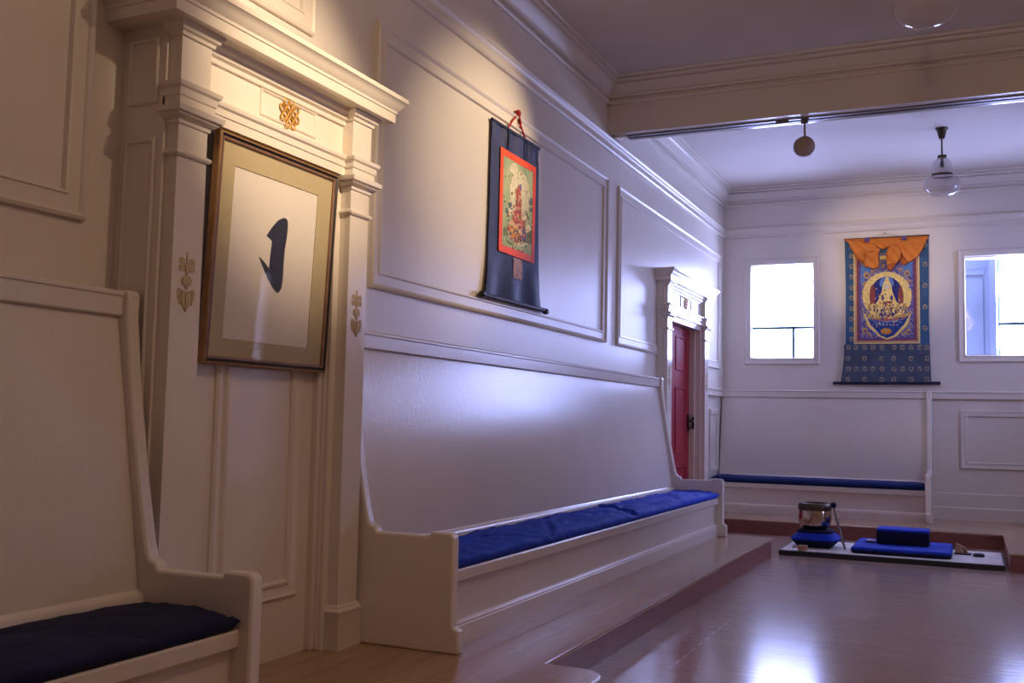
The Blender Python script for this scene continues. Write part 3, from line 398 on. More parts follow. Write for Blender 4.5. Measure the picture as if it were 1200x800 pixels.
e = struct(empty('window_4', (XR, 9.53, W4[2])))  # unseen slit window, added for more blue fill on the left wall
MB().frame(lambda u, v, h: (XR - h, u, v), W4[0], W4[1], W4[2], W4[3], WCAS, 'trim').build('window_frame', e)
MB().box(XR + .08, XR + .084, W4[0], W4[1], W4[2], W4[3], 'pane').build('pane', e)

# ------------------------------------------------------------------ classical doorways
PIL = [(0, .02), (.172, .02), (.180, .024), (.188, .022), (.196, .012), (.206, .010), (.212, 0), (2.146, 0), (2.148, .010), (2.156, .016), (2.166, .014), (2.172, .004), (2.176, 0),
       (2.272, 0), (2.276, .008), (2.290, .010), (2.293, .018), (2.306, .032), (2.312, .032), (2.316, .046), (2.334, .05), (2.338, .05), (2.341, .018), (2.380, .018), (2.384, .024), (2.412, .026), (2.420, .036), (2.432, .04), (2.438, .04), (2.441, .002),
       (2.626, .002), (2.630, .012), (2.644, .014), (2.650, .026), (2.664, .032), (2.670, .040), (2.682, .042)]
ARC = [(2.337, 0)] + [(z, o) for z, o in PIL if 2.34 < z < 2.445]
BED = [(2.60, 0), (2.603, .012), (2.622, .014), (2.630, .03), (2.65, .036), (2.66, .05), (2.682, .055)]
CROWN = [(2.680, 0), (2.726, 0), (2.729, .006), (2.742, .007), (2.746, .012), (2.768, .030), (2.786, .042), (2.790, .05), (2.812, .05)]
def knot_ribbon(P, cy, cz, r, mat='gold_leaf'):
    """interlaced endless-knot motif: a woven lattice with looped ends"""
    mb = MB(); s = r * .23; k = math.radians(45 + 8)
    def W(a, b, h=.006):
        return P(cy + (a * math.cos(k) - b * math.sin(k)) * s, cz + (a * math.sin(k) + b * math.cos(k)) * s, h)
    def loop(pts, n=6):
        out = []; L = len(pts)
        for i in range(L):
            p0, p1, p2, p3 = (Vector(pts[(i + j - 1) % L]) for j in range(4))
            for q in range(n):
                t = q / n
                out.append(.5 * ((2 * p1) + (-p0 + p2) * t + (2 * p0 - 5 * p1 + 4 * p2 - p3) * t * t + (-p0 + 3 * p1 - 3 * p2 + p3) * t ** 3))
        return out
    for sgn in (-1, 1):
        pts = [(sgn * 1.35 - .85, -2.6), (sgn * 1.35 - .85, 2.6), (sgn * 1.35 - .75, 3.7), (sgn * 1.35 + .1, 4.3), (sgn * 1.35 + .85, 3.6), (sgn * 1.35 + .85, 2.6), (sgn * 1.35 + .85, -2.6), (sgn * 1.35 + .75, -3.7), (sgn * 1.35 - .1, -4.3), (sgn * 1.35 - .85, -3.6)]
        mb.tube([W(*q, .006) for q in loop(pts)], r * .062, mat, 8, True)
        pts = [(p_[1], p_[0]) for p_ in pts]
        mb.tube([W(*q, .010) for q in loop(pts)], r * .062, mat, 8, True)
    return mb
def ornament(P, cy, z0, w, h, mat='gold_pale'):
    """gilt pendant: flame and square rosette, bead, shield-shaped lotus"""
    mb = MB(); X = lambda a, b: (cy + a * w, z0 + b * h)
    def fl(pts, t=.004): mb.plate([X(a, b) for a, b in pts], P, 0, t, mat)
    fl([(-.07, .84), (.07, .84), (.06, .93), (0, 1), (-.06, .93)])
    for s_ in (-1, 1):
        fl([(s_ * .14, .68), (s_ * .30, .66), (s_ * .48, .68), (s_ * .46, .76), (s_ * .30, .78), (s_ * .16, .76)])
        fl([(s_ * .16, .79), (s_ * .30, .80), (s_ * .48, .79), (s_ * .45, .87), (s_ * .32, .90), (s_ * .14, .86)])
    fl([(-.11, .66), (0, .62), (.11, .66), (.12, .76), (0, .86), (-.12, .76)], .006)
    fl([(-.06, .59), (.06, .59), (.03, .65), (-.03, .65)])
    fl([(.29 * math.cos(t), .51 + .09 * math.sin(t)) for t in [i * PI / 8 for i in range(16)]], .007)
    fl([(-.09, .36), (.09, .36), (.06, .43), (-.06, .43)])
    for s_ in (-1, 1):
        fl([(s_ * .30, .36), (s_ * .44, .38), (s_ * .52, .34), (s_ * .50, .22), (s_ * .36, .10), (s_ * .30, .12), (s_ * .38, .24)])
        fl([(s_ * .06, .33), (s_ * .26, .35), (s_ * .32, .24), (s_ * .22, .10), (s_ * .04, .02), (s_ * .07, .16)], .006)
    fl([(-.05, .30), (.05, .30), (.03, .02), (0, 0), (-.03, .02)], .008)
    return mb
def doorway(name, y0, y1, xc, xp, pw, inset, floor_z, crown_x, crown_y, panel_y):
    """surround on the left wall: casing, two pilasters, architrave, frieze, crown"""
    e = struct(empty(name, (0, (y0 + y1) / 2, floor_z)))
    jl, jr = y0 + inset + pw, y1 - inset - pw
    HEAD = 2.334 if xc > .15 else 2.28
    jw = .045 if xc > .15 else .02
    c = MB().box(0, xc, y0, jl + .02, floor_z, 2.68, 'trim').box(0, xc, jr - jw, y1, floor_z, 2.68, 'trim').box(0, xc, jl + .02, jr - jw, HEAD, 2.68, 'trim')
    sp = lambda u, v, h: (u, y0 - h, v)
    sm = [(0, 0), (0, .008), (.008, .012), (.016, .008), (.018, 0)]
    if xc > .15:
        c.frame(sp, .035, xc - .035, 2.36, 2.63, sm, 'trim').frame(sp, .035, xc - .035, .3, 2.22, sm, 'trim')
    c.build('casing', e)
    for k, (a, b) in enumerate(((y0 + inset, y0 + inset + pw), (y1 - inset - pw, y1 - inset))):
        prof = [(z, o) for z, o in PIL]
        prof[0] = (floor_z, .02)
        pl = MB().stack(prof, xc - .01, xp, a, b, 'trim').build('pilaster', e)
        ornament(left_plane(xp - .0015), (a + b) / 2, 1.535, pw * .56, .238).build('gold_ornament', pl)
    s = MB().stack(ARC, xc - .03, xc + .012, jl - .03, jr + .03, 'trim')
    s.build('architrave', e)
    s = MB().stack(BED, xc - .03, xc + .002, jl - .05, jr + .05, 'trim')
    s.frame(left_plane(xc), panel_y[0], panel_y[1], 2.492, 2.664 - .055, [(0, 0), (0, .004), (.008, .010), (.014, .004), (.016, -.001)], 'trim') if False else None
    s.build('bed_moulding', e)
    f = MB().frame(left_plane(xc), panel_y[0], panel_y[1], 2.475, 2.60, [(0, -.001), (0, .005), (.006, .010), (.012, .005), (.014, -.001)], 'trim').build('frieze_panel', e)
    cy = (panel_y[0] + panel_y[1]) / 2
    knot_ribbon(left_plane(xc), cy, 2.538, .072).build('gold_knot_emblem', f, smooth=60)
    MB().stack([(z, o) for z, o in CROWN], 0, crown_x, crown_y[0], crown_y[1], 'trim').build('crown', e)
    return e
d1 = doorway('door_1', 2.955, 4.370, .23, .29, .165, .018, 0, .37, (2.85, 4.46), (3.53, 3.95))
# blocked doorway: fixed panel with a long raised field
b = MB().box(0, .155, 3.13, 4.19, 0, 2.36, 'trim')
b.frame(left_plane(.155), 3.40, 4.02, .275, 2.1, [(0, 0), (0, .010), (.012, .020), (.026, .012), (.06, .004), (.066, .016), (.078, .020), (.088, .010), (.09, 0)], 'trim')
b.build('door_panel', d1)
jm = MB().box(.15, .21, 4.135, 4.16, 0, 2.29, 'trim').box(.15, .19, 4.11, 4.14, 0, 2.29, 'trim').box(.15, .20, 3.145, 3.175, 0, 2.29, 'trim')
jm.build('jamb_bead', d1, bevel=.006)
d2 = doorway('door_2', 10.585, 12.50, .07, .12, .185, .018, FL, .175, (10.52, 12.58), (11.30, 11.78))
MB().box(-.30, -.095, D2[0] - .02, D2[1] + .02, FL, 2.33, 'trim').box(-.14, 0, D2[0], D2[0] + .02, FL, 2.31, 'trim').box(-.14, 0, D2[1] - .02, D2[1], FL, 2.31, 'trim').build('door_lining', d2)
leaf = MB().box(-.094, -.065, D2[0] + .03, D2[1] - .03, FL + .01, 2.285, 'red_door')
for a, b_ in ((10.97, 11.43), (11.59, 12.05)):
    for z0, z1 in ((.08, .62), (.78, 1.56), (1.76, 2.17)):
        leaf.frame(left_plane(-.065), a, b_, z0, z1, [(0, 0), (.004, .012), (.018, .014), (.03, -.004), (.06, -.004), (.085, .008), (.09, .008)], 'red_door')
        leaf.box(-.075, -.058, a + .085, b_ - .085, z0 + .085, z1 - .085, 'red_door')
lf = leaf.build('door_leaf', d2)
hd = MB().box(-.052, -.04, 12.14, 12.19, 1.03, 1.24, 'bronze').tube([(-.04, 12.165, 1.16), (.005, 12.165, 1.16), (.012, 12.15, 1.158), (.012, 12.07, 1.155)], .011, 'black').tube([(-.04, 12.165, 1.07), (-.022, 12.165, 1.07)], .014, 'bronze')
hd.build('door_handle', lf, bevel=.002)
MB().box(-.03, 0.0, D2[1] - .032, D2[1] - .018, 1.06, 1.21, 'black').build('strike_plate', d2, bevel=.003)

# ------------------------------------------------------------------ pews
END = [(.015, 0), (.858, 0), (.858, .108), (.852, .116), (.838, .120), (.828, .128), (.824, .14), (.824, .548), (.819, .562), (.808, .573), (.792, .577), (.702, .577), (.694, .572), (.688, .557), (.392, .557),
       (.386, .560), (.381, .574), (.372, .583), (.350, .590), (.340, .597), (.333, .612), (.318, .665), (.292, .79), (.262, .95), (.232, 1.12), (.204, 1.30), (.180, 1.49), (.180, 1.585), (.172, 1.598), (.158, 1.604), (.015, 1.604)]
def pew(name, Q, a0, a1, ends, label, floor_loc):
    e = empty(name, floor_loc, label=label, cat='bench', group='cream benches along the walls')
    def P(prof, s, t, mat): return MB().loops([[Q(d, s, z) for d, z in prof], [Q(d, t, z) for d, z in prof]], mat)
    T = .062
    for k, flag in enumerate(ends):
        if flag:
            s = a0 if k == 0 else a1 - T
            P(END, s, s + T, 'bench').build('end_panel', e, bevel=.011)
    b0, b1 = a0 + (T if ends[0] else 0), a1 - (T if ends[1] else 0)
    P([(.20, .318), (.768, .318), (.776, .326), (.778, .374), (.772, .383), (.20, .383)], b0, b1, 'bench').build('seat', e)
    P([(.70, .09), (.742, .09), (.742, .32), (.70, .32)], b0, b1, 'bench').build('front_panel', e)
    P([(.70, 0), (.768, 0), (.768, .094), (.763, .100), (.766, .108), (.758, .118), (.750, .121), (.70, .121)], b0, b1, 'bench').build('plinth_board', e)
    P([(.272, .40), (.300, .40), (.302, .47), (.128, 1.52), (.098, 1.52)], b0, b1, 'bench').build('backrest', e)
    P([(.27, .384), (.335, .384), (.335, .455), (.329, .466), (.315, .472), (.306, .480), (.29, .482), (.27, .475)], b0, b1, 'bench').build('back_moulding', e)
    P([(.02, 1.50), (.146, 1.50), (.152, 1.506), (.152, 1.574), (.158, 1.58), (.158, 1.590), (.15, 1.598), (.02, 1.598)], b0, b1, 'bench').build('top_rail', e)
    return e
QL = lambda d, a, z: (d, a, z)
QF = lambda d, a, z: (a, YF - d, z)
pew('bench', QL, 4.375, 10.262, (1, 1), 'long cream panelled bench between the two doorways, bright blue cushion on its seat', (.45, 7.3, 0))
pew('bench', QL, .25, 2.932, (1, 1), 'cream bench cut off by the left edge of the photo, beside the framed calligraphy', (.45, 1.6, 0))
pew('bench', QF, .02, 2.665, (0, 1), 'cream bench against the far wall under the blue and orange hanging', (1.3, YF - .45, 0))

def cushion(name, Q, a0, a1, d0, d1, z0, th, seed, folds, wr, label, mat, loc):
    n = max(24, int((a1 - a0) / .028)); cross = []
    rr = th * .46
    # closed cross-section, flat underside, plump top and rounded front
    for i in range(5): t = PI / 2 * i / 4; cross.append((d0 + rr - rr * math.sin(PI / 2 - t) * 1.0, z0 + rr - rr * math.cos(PI / 2 - t) if False else z0 + rr * (1 - math.cos(t)) * 0 + rr * i / 4))
    m = 26
    for i in range(m + 1):
        f = i / m; d = d0 + (d1 - d0 - rr * .6) * f
        cross.append((d, z0 + th + .010 * math.sin(PI * min(1, f * 1.1)) - (.012 if f > .93 else 0) * (f - .93) / .07))
    for i in range(1, 8):
        t = PI / 2 - PI * i / 8
        cross.append((d1 - rr * .6 + rr * .9 * math.cos(t), z0 + th / 2 + th / 2 * math.sin(t)))
    cross.append((d1 - rr, z0 + .001)); cross.append((d0 + rr, z0 + .001))
    cd = sum(c[0] for c in cross) / len(cross); cz = z0 + th * .5
    ls = []
    for k in range(n + 1):
        f = k / n; a = a0 + (a1 - a0) * f
        edge = min(f, 1 - f) * (a1 - a0)
        sh = 1 if edge > .05 else math.sqrt(max(.04, 1 - (1 - edge / .05) ** 2))
        ring = []
        for d, z in cross:
            top = max(0, (z - z0) / th)
            g = (d - d0) / (d1 - d0)
            w = 0
            for fa, slope, depth, width in folds:
                q = (a - fa - slope * (g - .5)) / width
                w -= depth * math.exp(-q * q) * (.55 + .45 * g)
                w += depth * .7 * math.exp(-((q - 1.7) / 1.3) ** 2)
            v = Vector((a * 9 + d * 5, d * 16 + seed, seed))
            w += wr * .9 * noise.noise(Vector((a * 5 + d * 16, d * 9 - a * 1.5, seed)))
            w += wr * noise.noise(v) + wr * .6 * noise.noise(v * 2.7) + wr * 1.2 * noise.noise(Vector((a * 2.2, d * 3, seed)))
            front = 1 if g > .85 else 0
            dd = d + (wr * .8 * noise.noise(Vector((a * 14, z * 18, seed + 3))) if front else 0)
            zz = z + w * top
            ring.append(Q(dd, a, cz + (zz - cz) * sh if sh < 1 else zz))
        ls.append(ring)
    o = MB().loops(ls, mat).build(name, smooth=70, loc=loc)
    return tag(o, label, 'cushion', 'long bench cushions')
FO = [(5.35, .5, .008, .05), (6.2, -.9, .012, .05), (7.15, .7, .009, .06), (7.62, -.35, .020, .030), (8.25, .9, .008, .06), (9.2, -.8, .007, .06)]
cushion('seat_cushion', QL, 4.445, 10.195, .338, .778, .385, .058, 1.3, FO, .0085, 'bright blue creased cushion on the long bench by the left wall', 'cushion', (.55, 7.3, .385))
cushion('seat_cushion', QL, .33, 2.862, .338, .778, .385, .060, 5.1, [(2.3, .3, .006, .08), (1.6, -.3, .008, .08)], .006, 'blue cushion, coloured as in dim light, on the bench at the left edge of the photo', 'cushion_dim', (.55, 1.6, .385))
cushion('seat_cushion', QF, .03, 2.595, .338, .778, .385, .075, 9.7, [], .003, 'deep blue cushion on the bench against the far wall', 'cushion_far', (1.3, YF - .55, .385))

# ------------------------------------------------------------------ framed calligraphy
PX = .188
e = empty('framed_calligraphy', (PX, 3.683, 1.345), label='large framed calligraphy of one black brush stroke, hanging in the doorway niche', cat='picture')
y0, y1, z0, z1 = 3.25, 4.122, 1.345, 2.332
fr = MB().frame(left_plane(PX), y0, y1, z0, z1, [(0, 0), (0, .028), (.004, .033), (.010, .035)], 'frame_gold')
fr.frame(left_plane(PX), y0, y1, z0, z1, [(.010, .035), (.016, .032), (.020, .026)], 'black')
fr.frame(left_plane(PX), y0, y1, z0, z1, [(.020, .026), (.024, .030), (.030, .030), (.034, .026), (.036, .016)], 'frame')
fr.box(PX, PX + .01, y0 + .005, y1 - .005, z0 + .005, z1 - .005, 'black')
fr.build('frame', e)
my0, my1, mz0, mz1 = 3.372, 3.978, 1.458, 2.204
mt = MB().frame(left_plane(PX), y0 + .03, y1 - .03, z0 + .03, z1 - .03, [(0, .010), (0, .017), (my0 - y0 - .03, .017), (my0 - y0 - .03 + .003, .013)], 'matboard')
mt = MB()
P = left_plane(PX)
def ring_plate(mb, o, i, h, hi, mat):
    O = [(o[0], o[2]), (o[1], o[2]), (o[1], o[3]), (o[0], o[3])]; I = [(i[0], i[2]), (i[1], i[2]), (i[1], i[3]), (i[0], i[3])]
    mb.loops([[P(u, v, hi) for u, v in O], [P(u, v, h) for u, v in O], [P(u, v, h) for u, v in I], [P(u, v, hi) for u, v in I]], mat, False)
ring_plate(mt, (y0 + .03, y1 - .03, z0 + .03, z1 - .03), (my0, my1, mz0, mz1), .018, .011, 'matboard')
mt.build('mount', e)
pp = MB().box(PX + .010, PX + .0135, my0 - .01, my1 + .01, mz0 - .01, mz1 + .01, 'paper').build('paper', e)
MB().plate([(y + .012, z) for y, z in CALLIGRAPHY], P, .0132, .0142, 'ink').build('ink_stroke', pp, smooth=0)
MB().box(PX + .0195, PX + .0205, y0 + .031, y1 - .031, z0 + .031, z1 - .031, 'pic_glass').build('glass', e)
e.rotation_euler = (0, .042, 0)

# ------------------------------------------------------------------ hanging scroll on the left wall
def interp(tab, z):
    tab = sorted(tab)
    if z <= tab[0][0]: return tab[0][1]
    for (a, va), (b, vb) in zip(tab, tab[1:]):
        if z <= b: return va + (vb - va) * (z - a) / (b - a)
    return tab[-1][1]
def hanging_cloth(P, left, right, zb, zt, wave, h0, mat, th=.004, nu=40, nv=40):
    F_, B_ = [], []
    V = []
    for j in range(nv + 1):
        z = zb + (zt - zb) * j / nv
        a, b = interp(left, z), interp(right, z)
        for i in range(nu + 1):
            f = i / nu; V.append(P(a + (b - a) * f, z, h0 + wave(f, (z - zb) / (zt - zb))))
    nfr = len(V); V += [P(0, 0, 0)] * 0
    back = []
    for j in range(nv + 1):
        z = zb + (zt - zb) * j / nv
        a, b = interp(left, z), interp(right, z)
        for i in range(nu + 1):
            f = i / nu; back.append(P(a + (b - a) * f, z, h0 - th + wave(f, (z - zb) / (zt - zb))))
    F = []
    W = nu + 1
    for j in range(nv):
        for i in range(nu):
            q = (j * W + i, j * W + i + 1, (j + 1) * W + i + 1, (j + 1) * W + i)
            F.append(q); F.append(tuple(nfr + k for k in reversed(q)))
    def side(idx):
        for a, b in zip(idx, idx[1:]): F.append((a, b, nfr + b, nfr + a))
    side([i for i in range(W)]); side([nv * W + i for i in range(W)]); side([j * W for j in range(nv + 1)]); side([j * W + nu for j in range(nv + 1)])
    return MB().add(V + back, F, mat)
LP = left_plane(0)
HS = .032
e = empty('hanging_scroll', (HS, 6.78, 2.0), label='dark navy hanging scroll with scarlet bordered green painting, on the left wall', cat='hanging scroll')
w1 = lambda f, g: .016 * math.sin(f * 15 + 1) * max(0, (.30 - g) / .30) + .011 * math.sin(f * 24 + .5) * min(1, max(0, (g - .885) / .05)) * (1 - .6 * max(0, (g - .95) / .05))
hanging_cloth(LP, [(2.0, 6.262), (2.127, 6.297), (2.282, 6.316), (2.59, 6.328), (3.275, 6.335)], [(2.0, 7.31), (2.125, 7.27), (2.358, 7.233), (2.763, 7.21), (3.28, 7.198)], 2.0, 3.278, w1, HS - .012, 'navy_silk').build('cloth', e, smooth=60)
bp_ = left_plane(HS - .006)
MB().frame(bp_, 6.474, 7.125, 2.348, 3.112, [(0, 0), (0, .004), (.052, .004), (.052, 0)], 'red_silk').build('border', e)
pa = MB().box(HS - .006, HS - .0045, 6.52, 7.08, 2.39, 3.07, 'ground_green')
for k, (mname, lay, pts) in enumerate(PAINTING_ONE): pa.plate([(min(7.075, max(6.525, y)), min(3.064, max(2.396, z))) for y, z in pts], left_plane(HS - .0045), 0, .0002 * lay + .0002 + k * .000004, 'a_' + mname)
rg = random.Random(3)
def dab(mb, P, y, z, s, h, mat):
    a0 = rg.random() * 6.28; e_ = .4 + rg.random() * .5
    c_, s_ = math.cos(a0), math.sin(a0)
    mb.plate([(y + s * (math.cos(t) * c_ - e_ * math.sin(t) * s_), z + s * (math.cos(t) * s_ + e_ * math.sin(t) * c_)) for t in [i * PI / 4 for i in range(8)]], P, 0, h, mat)
for k in range(230):
    t = rg.random()
    if k < 120: y, z, cs = 6.82 + rg.gauss(0, .09), 2.55 + rg.gauss(0, .07), ('a_rust', 'a_orange', 'a_slate', 'a_rust', 'a_peach', 'a_moss', 'a_ochre')
    elif k < 165: y, z, cs = 6.80 + rg.gauss(0, .035), 2.74 + rg.gauss(0, .09), ('a_rust', 'a_peach', 'a_red', 'a_red', 'a_ochre')
    else: y, z, cs = 6.53 + .54 * rg.random(), 2.40 + .64 * rg.random(), ('a_moss', 'a_sage', 'a_halo', 'a_sage')
    dab(pa, left_plane(HS - .0045), min(7.065, max(6.535, y)), min(3.055, max(2.405, z)), .006 + .010 * rg.random(), .0026 + k * .000003, rg.choice(cs))
pa.build('painting', e, smooth=0)
MB().plate([(6.735, 2.338), (6.895, 2.338), (6.895, 2.185), (6.735, 2.185)], bp_, .002, .0045, 'seal').build('patch', e)
rd = MB().tube([(HS, 6.225, 1.998), (HS, 7.36, 2.006)], .017, 'navy_dark', 14)
rd.build('bottom_rod', e)
for y in (6.222, 7.365):
    MB().tube([(HS, y - .028, 2.0), (HS, y - .018, 2.0), (HS, y + .018, 2.0), (HS, y + .028, 2.0)], [.014, .024, .024, .014], 'black', 16).build('rod_knob', e)
MB().tube([(HS - .01, 6.33, 3.276), (HS - .01, 7.20, 3.282)], .012, 'navy_dark', 12).build('top_rod', e)
for (a, b) in ((6.60, 3.275), (6.935, 3.28)):
    MB().tube([(HS - .012, a, b), (HS - .012, a * .5 + 6.775 * .5 - .01, b * .5 + 1.72), (.022, 6.775, 3.44)], .008, 'red_cord', 8).build('cord', e)
    MB().box(HS + .002, HS + .006, a - .012, a + .012, 3.12, 3.275, 'navy_dark').build('tie_band', e)
kn = MB().lathe([(.001, -.03), (.018, -.022), (.026, 0), (.018, .022), (.001, .03)], 'red_cord', 14, (.024, 6.775, 3.445))
kn.tube([(.03, 6.785, 3.43), (.032, 6.81, 3.38), (.03, 6.80, 3.34)], .007, 'red_cord', 8)
kn.build('knot', e)

# ------------------------------------------------------------------ blue and orange hanging on the far wall
FP = far_plane(YF - .035)
e = empty('hanging_scroll', (2.12, YF - .04, 1.70), label='large blue brocade hanging with gold figure painting and orange veil, on the far wall', cat='hanging scroll')
w2 = lambda f, g: .004 * math.sin(f * 30) * max(0, .5 - g)
cl = hanging_cloth(FP, [(1.70, 1.560), (2.02, 1.603), (2.245, 1.626), (2.98, 1.630), (3.6, 1.617)], [(1.70, 2.661), (2.123, 2.648), (2.532, 2.640), (2.943, 2.644), (3.6, 2.647)], 1.70, 3.598, w2, 0, 'brocade')
for x, z in MOTIFS:
    ring_ = [(x + .030 * math.cos(t) * (1 - .10 * math.cos(4 * t)), z + .034 * math.sin(t) * (1 - .10 * math.cos(4 * t))) for t in [i * PI / 8 for i in range(16)]]
    cl.plate(ring_, FP, .002, .0050, 'motif')
    cl.plate([(x + .013 * math.cos(t), z - .004 + .015 * math.sin(t)) for t in [i * PI / 4 for i in range(8)]], FP, .002, .0056, 'brocade_low')
cl.build('cloth', e, smooth=60)
lo = MB().plate([(1.607, 2.205), (2.646, 2.205), (2.648, 2.12), (2.659, 1.705), (1.563, 1.705), (1.603, 2.02)], FP, .0015, .0025, 'brocade_low')
lo.build('lower_panel', e, smooth=0)
def rect(x0, x1, z0, z1): return [(x0, z0), (x1, z0), (x1, z1), (x0, z1)]
bo = MB().plate(rect(1.730, 2.535, 2.210, 3.40), FP, .003, .0060, 'a_gold').plate(rect(1.744, 2.520, 2.224, 3.40), FP, .0035, .0068, 'a_peach')
bo.plate(rect(1.768, 2.497, 2.248, 3.40), FP, .004, .0074, 'a_rust').plate(rect(1.792, 2.475, 2.266, 3.40), FP, .0045, .0080, 'a_violet').build('border', e, smooth=0)
pa = MB().plate(rect(1.816, 2.452, 2.286, 3.40), FP, .006, .0086, 'ground_blue')
for k, (mname, lay, pts) in enumerate(PAINTING_TWO): pa.plate([(min(2.45, max(1.818, x)), z) for x, z in pts], FP, .0082, .0087 + .0003 * lay + k * .000002, 'a_' + mname)
for k in range(300):
    if k < 170: x, z, cs = 2.13 + rg.gauss(0, .10), 2.66 + rg.gauss(0, .10), ('a_indigo', 'a_gold', 'a_ochre', 'a_rust', 'a_gold', 'a_violet')
    else:
        x, z, cs = 1.83 + .61 * rg.random(), 2.30 + .85 * rg.random(), ('a_ochre', 'a_sky', 'a_indigo', 'a_peach', 'a_violet')
        if abs(x - 2.13) < .28 and z > 2.5: continue
    dab(pa, lambda u, v, hh: (u, YF - .035 - .0082 - hh, v), min(2.44, max(1.83, x)), z, .006 + .011 * rg.random(), .0036 + k * .000002, rg.choice(cs))
pa.build('painting', e, smooth=0)
MB().tube([(1.462, YF - .04, 1.698), (2.768, YF - .04, 1.702)], .020, 'navy_dark', 14).build('bottom_rod', e)
MB().tube([(1.61, YF - .035, 3.597), (2.655, YF - .035, 3.597)], .014, 'navy_dark', 12).build('top_rod', e)
MB().tube([(1.9, YF - .03, 3.60), (2.12, YF - .015, 3.665), (2.36, YF - .03, 3.60)], .005, 'paper', 6).build('cord', e)
MB().lathe([(.001, 0), (.014, .004), (.014, .012), (.001, .018)], 'steel', 12, (2.12, YF - .02, 3.66)).build('hook', e)
def drape(pts, h, mat, k, amp=.010):
    """soft folded cloth piece: outline filled by a fan with gently rippled surface and real thickness"""
    cx = sum(p[0] for p in pts) / len(pts); cz = sum(p[1] for p in pts) / len(pts)
    big = []
    for i in range(len(pts)):
        a, b = pts[i], pts[(i + 1) % len(pts)]
        for q in range(5): big.append((a[0] + (b[0] - a[0]) * q / 5, a[1] + (b[1] - a[1]) * q / 5))
    ls = [[VB(x, z, h - .012) for x, z in big]]
    for s in (1, .85, .7, .55, .4, .25, .1):
        ls.append([VB(cx + (x - cx) * s, cz + (z - cz) * s, h + amp * (1 - s ** 6) * .6 + amp * .7 * math.sin(((cx + (x - cx) * s) * 47 + (cz + (z - cz) * s) * 38) + k)) for x, z in big])
    return MB().loops(ls, mat)
VB = far_plane(YF - .052)
for k, (mname, hh, pts) in enumerate(VEIL_PIECES):
    dm = drape(pts, hh, mname, k * 1.7, .016)
    if k < 8: dm.tube([VB(x, z, hh - .002) for x, z in pts], .0065, 'veil_shade', 6, True)  # dark edge tubes draw the shade lines between the folds
    dm.build('veil' if k < 3 else 'veil_fold', e, smooth=60)
for x in (1.905, 2.355): MB().box(x - .03, x + .03, YF - .115, YF - .045, 3.545, 3.60, 'a_violet').build('ribbon', e, bevel=.006)

# ------------------------------------------------------------------ lamps
def pendant(loc, label, drop=0):
    x, y, zt = loc
    e = empty('pendant_lamp', loc, label=label, cat='lamp', group='schoolhouse pendant lamps')
    at = (x, y, 0)
    MB().lathe([(.001, zt), (.066, zt), (.066, zt - .012), (.050, zt - .03), (.034, zt - .095), (.028, zt - .118), (.001, zt - .12)], 'bronze', 24, at).build('ceiling_canopy', e)
    MB().tube([(x, y, zt - .115), (x, y, zt - drop - .31)], .009, 'bronze', 10).build('rod', e)
    zt -= drop
    MB().lathe([(.001, zt - .295), (.02, zt - .295), (.046, zt - .302), (.048, zt - .325), (.040, zt - .335), (.001, zt - .335)], 'bronze', 20, at).build('gallery', e)
    MB().tube([(x, y, zt - .33), (x, y, zt - .36), (x, y, zt - .37), (x, y, zt - .43)], [.012, .012, .020, .020], 'black', 10).build('lamp_socket', e)
    z = zt - .33
    MB().lathe([(.040, z), (.062, z - .012), (.086, z - .04), (.104, z - .085), (.112, z - .13), (.110, z - .165), (.098, z - .188),
                (.100, z - .2), (.150, z - .215), (.180, z - .245), (.188, z - .285), (.176, z - .335), (.145, z - .38), (.09, z - .41), (.03, z - .422), (.001, z - .423)], 'globe', 40, at, False).build('lamp_shade', e, smooth=60)
    MB().lathe([(.099, z - .194), (.113, z - .182), (.114, z - .197), (.101, z - .203)], 'bronze', 30, at, False).build('shade_ring', e)
    return e
pendant((2.865, 11.63, ZC), 'small glass pendant lamp with brown fittings, hanging before the far wall')
pendant((2.905, 6.25, ZC), 'clear glass lamp bowl cut off by the top edge of the photo', .125)
e = empty('spotlight', (1.80, BEAM0 + .125, BEAMZ - .03), label='small round brown spotlight on a short stem under the ceiling beam', cat='spotlight')
sx, sy = 1.80, BEAM0 + .14
MB().tube([(sx, sy, BEAMZ - .005), (sx, sy, 3.70)], .010, 'lampback', 10).box(sx - .03, sx + .03, sy - .02, sy + .02, BEAMZ - .05, BEAMZ - .008, 'grey_rail').build('stem', e)
ax = Vector((.34, -.90, -.16)).normalized()                        # back of the lamp faces the camera side
sxv = ax.cross(Vector((0, 0, 1))).normalized(); syv = sxv.cross(ax)
def turned(prof, mat, n=28):
    c = Vector((sx, sy + .01, 3.612))
    return MB().loops([[c + ax * t + (sxv * math.cos(2 * PI * i / n) + syv * math.sin(2 * PI * i / n)) * r for i in range(n)] for r, t in prof], mat)
turned([(.002, .052), (.030, .050), (.046, .040), (.062, .025), (.076, .022), (.088, .008), (.092, -.010), (.092, -.05), (.086, -.055), (.002, -.055)], 'lampback').build('lamp_head', e)
turned([(.002, .058), (.016, .056), (.018, .045), (.002, .045)], 'lampback').build('pivot', e)

